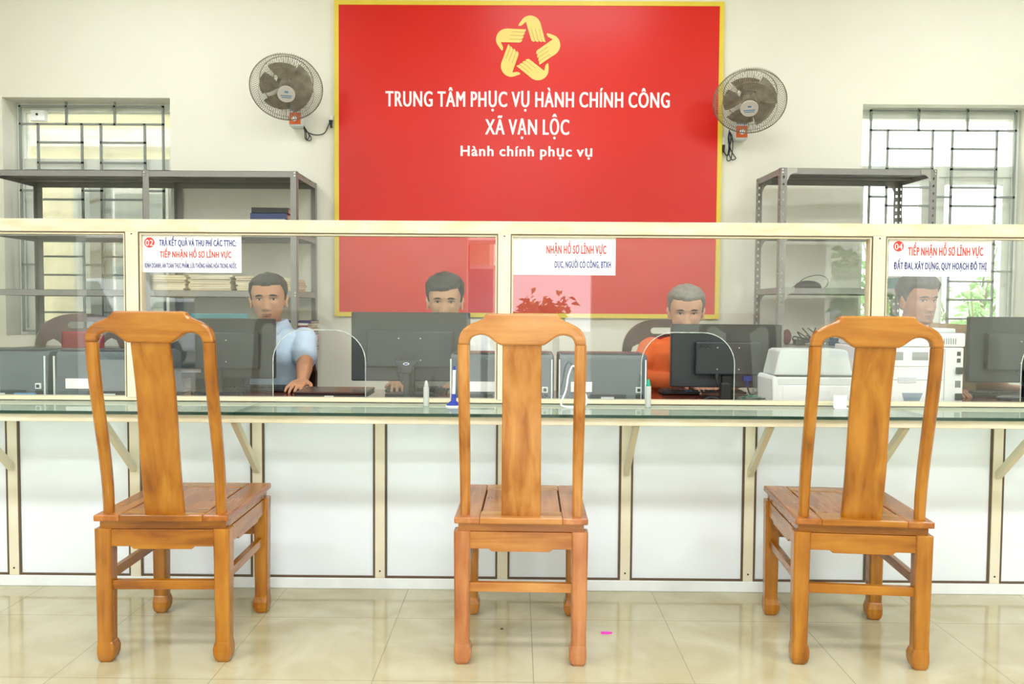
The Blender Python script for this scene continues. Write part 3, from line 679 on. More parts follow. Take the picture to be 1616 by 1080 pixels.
visitor_chair((1.140, 2.775, 0), -.092, 'honey coloured wooden chair turned slightly, standing before notice 04', WR, RR)

# ------------------------------------------------------------------ metal shelving
def upright(mb, x, y, sx, sy, H_, holes, wd=.04, th=.002):
    """L-angle whose corner is at x,y and whose flanges go towards sx and sy"""
    def strip(face):
        def bxx(u0, u1, z0, z1):
            a, b = sorted((u0, u1))
            if face == 'x': mb.box((x+(a if sx > 0 else -b), min(y, y+th*sy), z0), (x+(b if sx > 0 else -a), max(y, y+th*sy), z1))
            else: mb.box((min(x, x+th*sx), y+(a if sy > 0 else -b), z0), (max(x, x+th*sx), y+(b if sy > 0 else -a), z1))
        if not holes: bxx(0, wd, 0, H_); return
        bxx(0, wd*.36, 0, H_); bxx(wd*.64, wd, 0, H_)
        z = 0
        while z < H_: bxx(wd*.36, wd*.64, z, min(H_, z+.030)); z += .045
    strip('x'); strip('y')
def shelving(loc, rz, L_, D_, tiers, uprights, holes, label):
    t = thing('metal_shelf', label, 'shelf', loc, rz, 'grey metal shelves'); H_ = tiers[0]
    for ux in uprights:
        for y in (0, D_):
            mb = MB(); inner = -1 if ux > L_/2+.01 else 1
            upright(mb, ux, y, inner, 1 if y == 0 else -1, H_, holes)
            if 0.1 < ux < L_-.1 and y == 0: pass
            mb.build('upright', M_shelf, t)
    for i, z in enumerate(tiers):
        mb = MB(); h = .038; q = .003
        mb.box((q, q, z-.003), (L_-q, D_-q, z-.001))
        mb.box((q, q, z-h), (L_-q, q+.002, z-.001)); mb.box((q, D_-q-.002, z-h), (L_-q, D_-q, z-.001))
        mb.box((q, q, z-h), (q+.002, D_-q, z-.001)); mb.box((L_-q-.002, q, z-h), (L_-q, D_-q, z-.001))
        for yy in (D_*.33, D_*.66): mb.box((q, yy-.01, z-.02), (L_-q, yy+.01, z-.003))
        o = mb.build('shelf_board', M_shelf, t)
    gs = MB()
    for z in (tiers if holes else tiers[:1]):
        for ux, s in ((0, 1), (L_, -1)):
            for y in (-.0015, D_):
                if y > 0: y = D_-.006
                gs.prism([(ux+s*.04, z-.003), (ux+s*.04, z-.085), (ux+s*.055, z-.05), (ux+s*.075, z-.035), (ux+s*.1, z-.03), (ux+s*.1, z-.003)] if holes else [(ux+s*.002, z-.002), (ux+s*.03, z-.002), (ux+s*.03, z-.03), (ux+s*.002, z-.03)], y, y+.0015, 'y')
    gs.build('corner_plate', M_shelf if not holes else mat('bare_corner_plate', 'A9AAA4', .4, .3), t)
    b = MB()
    for z in tiers:
        for ux in uprights:
            for dz in (-.012, -.03): b.cyl((ux+(.012 if ux < L_/2 else -.012), -.001, z+dz), (ux+(.012 if ux < L_/2 else -.012), -.005, z+dz), .0045, 8)
    b.build('bolts', M_bolt, t); return t
LX1 = -1.372; LY = 4.955; LH = 2.0
TL = [2.0, 1.63, 1.26, .885, .51, .13]
shelving((LX1-1.915, LY, 0), 0, 1.915, .495, TL, (0, .957, 1.915), False, 'long grey metal shelf standing under the left window')
TR = [2.03, 1.66, 1.30, .94, .57, .2]
shelving((1.598, 4.905, 0), .035, .968, .445, TR, (0, .968), True, 'tall grey slotted-angle metal shelf beside the right window')

# things on the shelves
def lie(name, label, cat, x, y, z, w_, d_, h_, m, rz=0, group=None, pages=True, cover=None):
    t = thing(name, label, cat, (x, y, z), rz, group)
    if pages:
        MB().box((-w_/2+.004, -d_/2+.003, .0025), (w_/2-.004, d_/2-.004, h_-.0025)).build('pages', mat('aged_paper_edges', 'E2DCC8', .8, var=.12, scale=60, stretch=(.3, .3, 9)), t)
        MB().box((-w_/2, -d_/2, 0), (w_/2, d_/2, .0025)).box((-w_/2, -d_/2, h_-.0025), (w_/2, d_/2, h_)).box((-w_/2, d_/2-.004, 0), (w_/2, d_/2, h_)).build('cover', m, t)
    else: MB().box((-w_/2, -d_/2, 0), (w_/2, d_/2, h_), .002).build('body', m, t)
    return t
rnd = random.Random(4)
cols = ['D8C99E', 'C9B98A', 'E6DFC8', 'B9AE84', 'DCD6C2', 'C4A878']
for s_i, (px0, px1) in enumerate(((236, 300), (302, 372), (376, 436), (440, 470))):
    xL, xR = at(px0, 450, LY+.1).x, at(px1, 450, LY+.1).x; z = TL[2]
    for k in range(7 if s_i != 3 else 6):
        h = .011+.006*rnd.random(); wv = (xR-xL)*rnd.uniform(.9, 1.0)
        pos = ['lowest', 'second lowest', 'third lowest', 'middle', 'third from top', 'second from top', 'topmost'][k] if s_i != 3 else ['lowest', 'second lowest', 'third lowest', 'third from top', 'second from top', 'topmost'][k]
        st = ['leftmost stack on the long shelf', 'second stack on the long shelf', 'stack behind the blue shirt man', 'right end stack on the long shelf'][s_i]
        lie('paper_file', 'aged paper file, %s of the %s' % (pos, st), 'file', (xL+xR)/2+rnd.uniform(-.006, .006), LY+.17+rnd.uniform(-.01, .01), z, wv, .26, h, mat('file_cover_%d' % rnd.randrange(6), cols[rnd.randrange(6)], .8, var=.1), rnd.uniform(-.03, .03), 'files stacked on the long grey shelf'); z += h
xc = at(469, 545, LY+.1).x; z = TL[3]
pal = ['2E4E8E', 'B03A46', 'E5E2DA', '2F6F7A', 'D88A9A', 'E9E6DE', '3B4A9A', 'C7BFA8', '7E2F3C', 'DCD9D0', '27386E']
for k, c in enumerate(pal):
    h = .013+.008*rnd.random()
    lie('book', '%s book in the coloured pile, right end of the long grey shelf' % ['lowest blue', 'bright red', 'lowest white', 'teal', 'pink', 'cream', 'violet-blue', 'beige', 'dark red', 'upper off-white', 'topmost navy'][k], 'book', xc+rnd.uniform(-.008, .008), LY+.15, z, .19, .27, h, mat('book_'+c, c, .5), PI+rnd.uniform(-.06, .06), 'books piled on the long grey shelf'); z += h
# papers and dark binders on the second board
xc = at(430, 340, LY+.12).x; z = TL[1]
for k, (h, c, m_, lb) in enumerate(((.075, 1, 'DADCE2', 'bundle of white papers under the binders on the long grey shelf'), (.036, 1, '2B3B68', 'navy binder lying on the bundle of papers'), (.034, 1, '15181C', 'black binder lying topmost on the long grey shelf'))):
    lie('binder' if k else 'paper_bundle', lb, 'binder' if k else 'papers', xc+k*.004, LY+.16, z, .225, .3, h, mat('binder_'+m_, m_, .4), .03*k+(PI if k else 0), None); z += h
p = at(65, 266, LY+.1)
tag(MB().box((-.2, -.12, 0), (.2, .12, .012), .002).build('wooden_board', mat('yellow_wood_board', 'D9A24A', .5)), 'yellow wooden board lying on top of the long grey shelf', 'board').location = (at(70, 266, LY+.2).x, LY+.2, 2.0)
# tangles on the right shelf
def on_right(px, py, z): q = fl(px, py, z); return q
q = at(1275, 450, 5.08); zt = TR[2]
t = thing('cable_coil', 'black device with a thin looping wire on the slotted shelf, upper board', 'cable', (q.x, 5.08, zt))
m = MB(); m.rings([[(.085*k*math.cos(2*PI*j/20), .05*k*math.sin(2*PI*j/20), h) for j in range(20)] for k, h in ((1, 0), (1, .014), (.85, .032), (.5, .046), (.1, .05))]); m.build('body', M_dark, t)
MB().tube(smooth([(-.1, 0, .004), (-.06, .02, .03), (.0, .03, .07), (.07, .0, .085), (.115, -.02, .06), (.11, -.03, .02), (.09, -.04, .004)]), .0022, 6).build('wire', M_dark, t)
q = at(1275, 545, 5.06); zt = TR[3]
t = thing('cable_pile', 'tangle of black cables and adapters on the slotted shelf, lower board behind the printer', 'cable', (q.x+.05, 5.08, zt))
m = MB(); rn = random.Random(3)
for k in range(9):
    m.tube(smooth([(rn.uniform(-.16, .16), rn.uniform(-.06, .06), .006+rn.random()*.02) if j % 2 else (rn.uniform(-.12, .16), rn.uniform(-.05, .05), .03+rn.random()*.09*(1 if k < 6 else .3)) for j in range(5)]), .004, 6)
m.build('cables', M_dark, t)
for x in (-.1, .02, .11): MB().box((x-.03, -.03, 0), (x+.03, .03, .035), .004).build('adapter', M_dark2, t)
tag(MB().sph((0, 0, .05), (.03, .03, .05), 16).build('maroon_pouch', mat('maroon_cloth', '6B2430', .7)), 'small maroon rounded pouch behind the slotted shelf post', 'pouch').location = (at(1243, 540, 5.1).x, 5.12, TR[3])
t = thing('box_file', 'striped red and teal box standing on the slotted shelf behind notice 04', 'box', (at(1424, 440, 5.1).x, 5.08, TR[2]), .035)
MB().box((-.055, -.1, 0), (.055, .1, .07), .003).box((-.055, -.1, .07), (.055, .1, .095), .002, 1).box((-.055, -.1, .095), (.055, .1, .115), .002, 2).build('body', [mat('teal_card', '3E8C92', .5), M_paper, mat('crimson_card', 'B2243C', .5)], t)

# ------------------------------------------------------------------ desks
DZ = .75
for i, (a, b, lb) in enumerate(((-3.06, -1.585, 'at the left end, under the two left printers'), (-1.575, -.075, 'shared by the blue shirt man and the man hidden by a monitor'), (-.065, 1.44, 'of the man in the orange shirt'), (1.45, 2.95, 'at the right end, under the tall white copier'))):
    t = thing('office_desk', 'reddish brown desk %s' % lb, 'desk', ((a+b)/2, 3.30, 0), 0, 'reddish desks behind the partition'); h = (b-a)/2; D_ = .68
    MB().box((-h, 0, DZ-.028), (h, D_, DZ), .003).build('desktop', M_desk, t)
    for s in (-1, 1): MB().box((s*h-(.025 if s > 0 else 0), .03, 0), (s*h+(0 if s > 0 else .025), D_-.03, DZ-.028)).build('side_panel', M_desk, t)
    MB().box((-h+.025, .06, .2), (h-.025, .078, DZ-.028)).build('modesty_panel', M_desk, t)

# ------------------------------------------------------------------ office chairs behind the desks
def office_chair(x, y, top, label):
    t = thing('office_chair', label, 'chair', (x, y, 0), 0, 'brown staff chairs with slotted backs')
    Hh = top
    # arched back with grip slot: built as outline ring pieces around the openings
    mb = MB(); n = 24; W2_ = .235
    outer = lambda a: (W2_*math.copysign(abs(math.cos(a))**.75, math.cos(a)), Hh-.20+.20*math.sin(a)**.9 if math.sin(a) > 0 else Hh-.20)
    arc = [outer(PI-PI*j/n) for j in range(n+1)]
    inner_top = [(-.195, Hh-.30), (-.192, Hh-.20), (-.175, Hh-.155), (-.145, Hh-.14), (-.12, Hh-.155), (-.108, Hh-.17), (-.105, Hh-.105), (.105, Hh-.105), (.108, Hh-.17), (.12, Hh-.155), (.145, Hh-.14), (.175, Hh-.155), (.192, Hh-.20), (.195, Hh-.30)]
    yb = lambda z: .23+.10*(z-.5)
    poly = [(-.235, Hh-.30)]+arc+[(.235, Hh-.30)]+inner_top[::-1]
    # slot: cut into upper and lower boards
    g = bmesh.new()
    def bm_fill(loops):
        bm = bmesh.new(); es = []
        for L_ in loops:
            vs_ = [bm.verts.new((x_, 0, z_)) for x_, z_ in L_]
            for k in range(len(vs_)): es.append(bm.edges.new((vs_[k], vs_[(k+1) % len(vs_)])))
        bmesh.ops.triangle_fill(bm, edges=es, use_beauty=True); bm.verts.index_update()
        V = [v.co.copy() for v in bm.verts]; F_ = [[v.index for v in f.verts] for f in bm.faces]; bm.free(); return V, F_
    slot = [(.055+.02*math.cos(a), Hh-.065+.018*math.sin(a)) for a in [(-PI/2+PI*j/8) for j in range(9)]]+[(-.055+.02*math.cos(a), Hh-.065+.018*math.sin(a)) for a in [(PI/2+PI*j/8) for j in range(9)]]
    V, F_ = bm_fill([poly, slot]); th = .014
    A = [Vector((v.x, yb(v.z)-th, v.z)) for v in V]; B = [Vector((v.x, yb(v.z)+th, v.z)) for v in V]; nV = len(V)
    E_ = {}
    for f in F_:
        for k in range(3): E_[(f[k], f[(k+1) % 3])] = 1
    mb.add(A+B, F_+[[i+nV for i in f[::-1]] for f in F_]+[(a, b, b+nV, a+nV) for (a, b) in E_ if (b, a) not in E_])
    mb.build('back_frame', M_brown, t)
    for s in (-1, 1):
        rg = [sq(s*.215-.02, s*.215+.02, yb(z)-.014, yb(z)+.014, z, .004) for z in (.0, .3, .45, .6, .8, Hh-.30)]
        for i_, z in enumerate((.0, .3, .45, .6, .8, Hh-.30)): rg[i_] = [(a, b_ + (.0 if z > .44 else .0), c_) for a, b_, c_ in rg[i_]]
        MB().rings(rg, smooth=False).build('leg', M_brown, t)
        MB().rings([sq(s*.205-.02, s*.205+.02, -.23, -.19, z, .004) for z in (0, .335)], smooth=False).build('leg', M_brown, t)
    MB().box((-.105, yb(.8)-.035, .5), (.105, yb(.8)+.045, Hh-.10), .012).build('back_cushion', M_maroon, t, label='maroon cushion')
    MB().box((-.215, -.23, .335), (.215, .22, .365), .01).build('seat_frame', M_brown, t)
    MB().box((-.205, -.225, .365), (.205, .17, .40), .015).build('seat_cushion', M_maroon, t, label='maroon cushion'); return t
c1 = at(122, 495, 4.45)
co_ = office_chair(c1.x+.17, 4.26, c1.z, 'empty brown staff chair with maroon cushion behind the left printers'); co_.rotation_euler.z = .62
office_chair(-1.37, 4.24, .98, 'brown staff chair under the man in the light blue shirt')
office_chair(-.36, 4.24, 1.06, 'brown staff chair under the man hidden by the wide monitor')
office_chair(.825, 4.22, 1.105, 'brown staff chair under the man in the orange shirt')
office_chair(2.05, 4.24, 1.06, 'brown staff chair under the man below notice 04')

# ------------------------------------------------------------------ people
def interp(tab, z):
    if z <= tab[0][0]: return tab[0][1]
    for (a, va), (b, vb) in zip(tab, tab[1:]):
        if z <= b: u = (z-a)/(b-a); u = u*u*(3-2*u)*.5+u*.5; return va+(vb-va)*u
    return tab[-1][1]
HWt = [(-.118, .006), (-.112, .026), (-.10, .040), (-.08, .053), (-.05, .063), (-.02, .069), (0, .072), (.04, .0765), (.07, .072), (.092, .058), (.108, .036), (.118, .004)]
HFt = [(-.118, .055), (-.112, .074), (-.10, .084), (-.08, .086), (-.05, .086), (-.02, .087), (0, .087), (.03, .092), (.06, .089), (.085, .072), (.105, .044), (.118, .004)]
HBt = [(-.118, -.02), (-.10, .0), (-.08, .035), (-.05, .066), (-.02, .084), (0, .092), (.04, .10), (.07, .093), (.092, .07), (.108, .042), (.118, .004)]
gau = lambda a, s_: math.exp(-(a/s_)**2)
def feat(x, z):
    ax = abs(x); y = 0
    ramp = max(0, min(1, (.012-z)/.05)); 
    if z < -.050: ramp *= max(0, 1-(-.050-z)/.008)
    y += .021*ramp**1.2*gau(x, .0075+.006*ramp)
    y += .008*gau(ax-.013, .007)*gau(z+.045, .008)
    y -= .011*gau(ax-.031, .015)*gau(z, .012)
    y += .005*gau(ax-.028, .022)*gau(z-.021, .008)
    y += .004*gau(ax-.042, .018)*gau(z+.03, .018)
    y += .0065*gau(x, .022)*gau(z+.067, .0055)+.006*gau(x, .019)*gau(z+.079, .0055)-.002*gau(x, .022)*gau(z+.0735, .002)
    y -= .003*gau(x, .018)*gau(z+.090, .006); y += .005*gau(x, .02)*gau(z+.105, .01)
    return y
def head_pt(phi, z, off=0):
    w_ = interp(HWt, z); f_ = interp(HFt, z); b_ = interp(HBt, z); n = 2.25
    c, s_ = math.cos(phi), math.sin(phi)
    k = (abs(c)**n+abs(s_)**n)**(-1/n)
    x = w_*c*k; mid = (b_-f_)/2; dep = (b_+f_)/2; y = mid+dep*s_*k          # phi=-pi/2 looks to -Y (face)
    if s_ < 0: y -= feat(x, z)*min(1, (-s_)*1.6)
    v = Vector((x, y, z))
    if off: d = Vector((x, (y-mid), z*.75)); v += d.normalized()*off
    return v
def face_y(x, z):
    w_ = interp(HWt, z); f_ = interp(HFt, z); b_ = interp(HBt, z); mid = (b_-f_)/2; dep = (b_+f_)/2
    q = max(0, 1-(min(.999, abs(x)/w_))**2.25)**(1/2.25)
    return mid-dep*q-feat(x, z)*min(1, q*1.6)
HZ = [-.118+.236*(.5-.5*math.cos(PI*i/63)) for i in range(64)]
def head_grid(off=0, fn=None):
    N_ = 96
    return [[head_pt(2*PI*j/N_, z, fn(2*PI*j/N_, z) if fn else off) for j in range(N_)] for z in HZ]
def patch(mb, pts, M, off=.0012, cx=0, cz=0):
    """small closed skin-hugging patch from a (x,z) outline"""
    c = (sum(p[0] for p in pts)/len(pts), sum(p[1] for p in pts)/len(pts)); n = len(pts)
    V = []
    for k, (s_, o_) in enumerate(((1.0, -.002), (.92, off*.7), (.5, off), (.02, off))):
        for (x, z) in pts:
            X = c[0]+(x-c[0])*s_; Z = c[1]+(z-c[1])*s_; V.append(Vector((X, face_y(X, Z)-o_, Z)))
    F_ = [(k*n+j, k*n+(j+1) % n, (k+1)*n+(j+1) % n, (k+1)*n+j) for k in range(3) for j in range(n)]
    mb.add(V, F_, 0, True, M)
def chain(mb, pts, rad, seg=14, M=None):
    P = smooth(pts, n=4); m = len(pts)-1; R_ = []
    for i in range(len(P)): u = i/4; a = min(m, int(u)); b = min(m, a+1); R_.append(rad[a]+(rad[b]-rad[a])*(u-a))
    mb.tube(P, R_, seg, M=M); mb.sph(P[0], R_[0]*.995, seg, M=M); mb.sph(P[-1], R_[-1]*.995, seg, M=M)
def remeshed(mb, name, m, parent, vox, it=2, fac=.5):
    tmp = bpy.data.objects.new('tmp', mb.mesh('tmp', m)); COL.objects.link(tmp)
    r = tmp.modifiers.new('r', 'REMESH'); r.mode = 'VOXEL'; r.voxel_size = vox; r.use_smooth_shade = True
    s_ = tmp.modifiers.new('s', 'SMOOTH'); s_.factor = fac; s_.iterations = it
    bpy.context.view_layer.update(); dg = bpy.context.evaluated_depsgraph_get()
    me = bpy.data.meshes.new_from_object(tmp.evaluated_get(dg)); me.name = name
    old = tmp.data; bpy.data.objects.remove(tmp); bpy.data.meshes.remove(old)
    me.materials.clear(); me.materials.append(m)
    o = bpy.data.objects.new(name, me); COL.objects.link(o); o.parent = parent; return o
def hand_chains(mb, wrist, fwd, up, side, spread=1.0, curl=.35, M=None):
    """palm and five separate fingers; fwd: finger direction, up: back of the hand, side: towards the thumb"""
    wrist = Vector(wrist); fwd = Vector(fwd).normalized(); up = Vector(up).normalized(); side = Vector(side).normalized()
    for u in (-.9, -.3, .3, .9): chain(mb, [wrist+side*u*.012, wrist+fwd*.045+side*u*.03, wrist+fwd*.085+side*u*.033], [.017, .015, .012], 10)
    L_ = [.078, .086, .080, .062]
    for k in range(4):
        u = (1-k*2/3)*.033; b = wrist+fwd*.085+side*u; d = (fwd+side*u*4*spread*.6).normalized()
        p1 = b+d*L_[k]*.45-up*.004*curl*3; p2 = p1+(d-up*curl).normalized()*L_[k]*.3; p3 = p2+(d-up*curl*2).normalized()*L_[k]*.25
        chain(mb, [b, p1, p2, p3], [.0100, .0088, .0080, .0066], 8)
    b = wrist+fwd*.02+side*.03; chain(mb, [b, b+fwd*.03+side*.028-up*.006, b+fwd*.058+side*.036-up*.010], [.014, .0105, .0085], 8)
def person(name_label, x, y, eyez, hyaw, hpitch, skin, hairc, shirtc, arms, hair_top=.012, fringe=.062, sleeve='short', collar=True, htilt=0, face_tw=1.0, part=0, browc='1D1815'):
    t = thing('person', name_label, 'person', (x, y, 0), 0)
    S = eyez-1.20                                   # sitting height offset
    ms = mat('skin_'+skin, skin, .5, var=.06, scale=18)
    ms.node_tree.nodes['Principled BSDF'].inputs['Subsurface Weight'].default_value = .06
    b = MB(); hc = Vector((0, -.05, eyez))
    HM = Matrix.Translation(hc+Vector((0, .03, -.10))) @ Matrix.Rotation(hyaw, 4, 'Z') @ Matrix.Rotation(htilt, 4, 'Y') @ Matrix.Rotation(hpitch, 4, 'X') @ Matrix.Translation((0, -.03, .10)) @ Matrix.Diagonal((1.04*face_tw, 1.04, 1.04, 1))
    b.rings(head_grid(), M=HM)
    for s in (-1, 1):                               # ears
        E = HM @ Matrix.Translation((s*.077, .008, -.012)) @ Matrix.Rotation(s*.35, 4, 'Z') @ Matrix.Rotation(-.15, 4, 'X')
        b.sph((0, 0, 0), (.0065, .018, .031), 14, M=E); b.tube([(s*.006, .016*math.cos(a), .028*math.sin(a)+.002) for a in [-1.2+.35*k for k in range(13)]], .0042, 8, M=E)
        b.sph((0, -.006, -.026), (.006, .008, .009), 10, M=E)
    
    chain(b, [HM @ Vector((0, .02, -.06)), Vector((0, 0, 1.06+S)), Vector((0, .015, .98+S))], [.052, .054, .07], 18)
    tor = [(.46, .155, .11, .0), (.60, .145, .105, .0), (.75, .15, .11, 0), (.88+S, .165, .11, .005), (.97+S, .17, .10, .01), (1.02+S, .135, .078, .015), (1.05+S, .07, .05, .015)]
    ell = lambda z, rx, ry, yy: [(rx*math.cos(2*PI*j/28), yy+ry*math.sin(2*PI*j/28), z) for j in range(28)]
    b.rings([ell(z, rx, ry, yy) for z, rx, ry, yy in tor])
    shirt = MB(); G = .013
    def ell2(z, rx, ry, yy): return [((rx+G)*math.copysign(abs(math.cos(q))**.86, math.cos(q)), yy+(ry+G)*math.copysign(abs(math.sin(q))**.86, math.sin(q)), z) for q in [2*PI*j/36 for j in range(36)]]
    st = [(.44, .165, .12, 0)]+tor[1:5]+[(1.015+S, .155, .085, .012), (1.045+S, .10, .064, .012), (1.062+S, .066, .056, .008)]
    shirt.rings([ell2(*q) for q in st])
    for s, elbow, wrist, fwd, up in arms:
        shp = Vector((s*.165, .015, .99+S)); elbow = Vector(elbow); wrist = Vector(wrist)
        mid = shp.lerp(elbow, .5)+Vector((s*.008, 0, 0)); fm = elbow.lerp(wrist, .35)
        chain(b, [shp, mid, elbow], [.055, .047, .040]); chain(b, [elbow, fm, wrist], [.041, .041, .026])
        hand_chains(b, wrist, fwd, up, Vector(fwd).cross(Vector(up))*(1 if s > 0 else -1)*(-1))
        if sleeve == 'short':
            end = shp.lerp(elbow, .72); chain(shirt, [shp, shp.lerp(end, .5), end], [.070, .066, .063], 18)
        else:
            chain(shirt, [shp, mid, elbow], [.068, .060, .052], 18); e2 = elbow.lerp(wrist, .93); chain(shirt, [elbow, elbow.lerp(e2, .5), e2], [.053, .048, .038], 18)
    for s in (-1, 1):                               # thighs, shins, feet
        chain(b, [(s*.09, .0, .50), (s*.11, -.25, .50), (s*.11, -.42, .485)], [.08, .07, .055]); chain(b, [(s*.11, -.42, .485), (s*.11, -.41, .28), (s*.11, -.38, .08)], [.055, .052, .036]); chain(b, [(s*.11, -.37, .05), (s*.115, -.47, .035)], [.036, .03])
    remeshed(b, 'body', ms, t, .0042, 2)
    so = remeshed(shirt, 'shirt', mat('cloth_'+shirtc, shirtc, .85, var=.05, scale=5), t, .006, 3)
    nw = []                                         # soft folds
    for v in so.data.vertices:
        c_ = v.co; a = noise.noise(Vector((c_.x*9, c_.y*7, c_.z*13)))*.007+noise.noise(Vector((c_.x*22+4, c_.y*22, c_.z*30)))*.003
        nw += list(c_+v.normal*a)
    so.data.vertices.foreach_set('co', nw); so.data.update()
    tr = MB()
    for s in (-1, 1): chain(tr, [(s*.085, .02, .50), (s*.11, -.25, .505), (s*.11, -.42, .49)], [.10, .086, .068]); chain(tr, [(s*.11, -.42, .49), (s*.11, -.41, .3), (s*.11, -.385, .1)], [.068, .062, .055])
    tr.rings([ell(z, rx, ry, 0) for z, rx, ry in ((.44, .16, .12), (.50, .175, .135), (.58, .172, .132), (.62, .165, .125))])
    remeshed(tr, 'trousers', mat('dark_trouser_cloth', '23262E', .85), t, .008, 2)
    for s in (-1, 1):
        MB().rings([[(s*.115+.043*k*math.cos(2*PI*j/20), -.43+.125*k2*math.sin(2*PI*j/20), z) for j in range(20)] for z, k, k2 in ((0, 1, 1), (.02, 1.02, 1.02), (.05, .95, .9), (.08, .7, .55))]).build('shoe', M_dark, t)
    if collar:
        cm = MB(); base = Vector((0, .008, 1.045+S))
        rr = []
        for j in range(33):
            a = PI*1.5+.22+(2*PI-.44)*j/32; c, s_ = math.cos(a), math.sin(a); fr = max(0, -s_)
            rr.append([(.068*c, .010+.062*s_, 1.065+S-.012*fr), (.072*c, .010+.066*s_, 1.098+S-.018*fr), (.079*c, .010+.073*s_, 1.096+S-.018*fr), (.106*c, .010+.100*s_-.004, 1.046+S-.034*fr), (.102*c, .010+.096*s_, 1.044+S-.034*fr)])
        cm.rings(rr, smooth=True); cm.build('collar', mat('cloth_'+shirtc, shirtc), so)
    # hair shell following the skull
    hm = mat('hair_'+hairc, hairc, .6, var=.25, scale=60)
    def hfn(phi, z):
        c, s_ = math.cos(phi), math.sin(phi)
        front = max(0, -s_)
        if s_ < -.55: hz = fringe+(-.004 if abs(c) < .3 else 0)+.01*part*c
        elif s_ < -.15: u = (s_+.55)/.4; hz = fringe*(1-u)+(.005)*u
        elif s_ < .12: hz = -.012
        elif s_ < .35: hz = .02-(.06)*(s_-.12)/.23
        else: hz = -.045-.012*s_
        if .02 < s_ < .3 and abs(c) > .8: hz = .022
        k = max(0, min(1, (z-hz)/.012)); k = k*k*(3-2*k)
        p_ = head_pt(phi, z); nz = noise.noise(p_*38)*.0028+noise.noise(Vector((p_.x*120, p_.y*40, p_.z*90)))*.0016
        thick = .006+hair_top*max(0, min(1, (z-.0)/.09))
        return -.006+(thick+nz+.006)*k
    hb = MB(); hb.rings(head_grid(fn=hfn), M=HM); hb.build('hair', hm, t)
    # face details
    mb = MB()
    for s in (-1, 1):
        P = [(s*(.014+.036*i/8), .021+.0065*math.sin(PI*(i/8)**.8)-.002*(i/8)) for i in range(9)]; Q = [(x, z-.0088*math.sin(PI*(.12+.8*i/8))) for i, (x, z) in enumerate(P)]
        patch(mb, P+Q[::-1], HM, .0022)
    mb.build('eyebrows', mat('brow_'+browc, browc, .8), t)
    ew = MB(); ei = MB(); el = MB()
    for s in (-1, 1):
        ec_ = s*.0315; eye = [(ec_+.0135*math.cos(a), .001+.0043*math.sin(a)*(1.05 if math.sin(a) > 0 else .9)) for a in [2*PI*j/16 for j in range(16)]]
        patch(ew, eye, HM, .0014)
        patch(ei, [(ec_+.0056*math.cos(a), .001+.0046*math.sin(a)) for a in [2*PI*j/14 for j in range(14)]], HM, .0022)
        P = [(ec_+.0160*math.cos(a), .0014+.0068*math.sin(a)) for a in [PI*j/10 for j in range(11)]]; Q = [(ec_+.0150*math.cos(a), .0012+.0036*math.sin(a)) for a in [PI*j/10 for j in range(11)]]
        patch2(el, P, Q, HM)
    eo = ew.build('eyes', mat('eye_white', 'CFC4B8', .3), t); ei.build('irises', mat('dark_iris', '1A1210', .2), eo); el.build('eyelids', mat('lash_line', '2A1A14', .6), eo)
    lp = MB()
    lip = [(.024*math.cos(a), -.073+(.0075*math.sin(a)*(1-.18*gau(math.cos(a), .2)) if math.sin(a) > 0 else .009*math.sin(a))) for a in [2*PI*j/24 for j in range(24)]]
    patch(lp, lip, HM, .0012)
    lo = lp.build('lips', mat('lip_'+skin, '93604F', .5, var=.05), t)
    ml = MB(); P = [(-.021+.042*i/10, -.0725+.0008*math.sin(i)) for i in range(11)]; patch2(ml, P, [(x, z-.0014) for x, z in P], HM, .002)
    ml.build('mouth_line', mat('mouth_line', '4A2420', .6), lo)
    ns = MB()
    for s in (-1, 1): patch(ns, [(s*.0075+.0032*math.cos(a), -.0505+.0016*math.sin(a)) for a in [2*PI*j/10 for j in range(10)]], HM, .0006)
    ns.build('nostrils', mat('nostril', '3A1E18', .7), t)
    return t
def patch2(mb, P, Q, M, off=.0026):
    V = []; n = len(P)
    for k in (P, Q): V += [Vector((x, face_y(x, z)-off, z)) for x, z in k]
    for k in (Q, P): V += [Vector((x, face_y(x, z)+.002, z)) for x, z in k]
    F_ = [(r*n+j, r*n+j+1, ((r+1) % 4)*n+j+1, ((r+1) % 4)*n+j) for r in range(4) for j in range(n-1)]
    mb.add(V, F_, 0, True, M)
dn = (0, 0, 1)
E1 = at(416, 472, 4.02); E2 = at(699, 474, 3.98); E3 = at(1089, 489, 4.02); E4 = at(1455, 474, 4.02)
person('man with short black hair in a light blue collared shirt, hand resting by a laptop', E1.x, 4.15, E1.z, math.radians(9), math.radians(2), 'BD8B69', '1B1A1A', 'BFD6EC',
       [(1, (.215, -.16, .875), (.232, -.27, .795), (-.05, -1, -.12), (0, -.1, 1)), (-1, (-.23, -.03, .80), (-.12, -.20, .64), (.3, -.8, -.3), dn)], hair_top=.011, fringe=.066, face_tw=1.07, htilt=math.radians(-2))
person('man with side-parted black hair in a white shirt, lower face hidden by a wide monitor', E2.x, 4.13, E2.z, math.radians(3), math.radians(6), 'C89A78', '15161A', 'DDE3EA',
       [(1, (.25, -.06, .80), (.10, -.19, .79), (-.4, -.9, -.1), dn), (-1, (-.25, -.06, .80), (-.21, -.19, .79), (.15, -1, -.1), dn)], hair_top=.022, fringe=.056, part=1, face_tw=1.05)
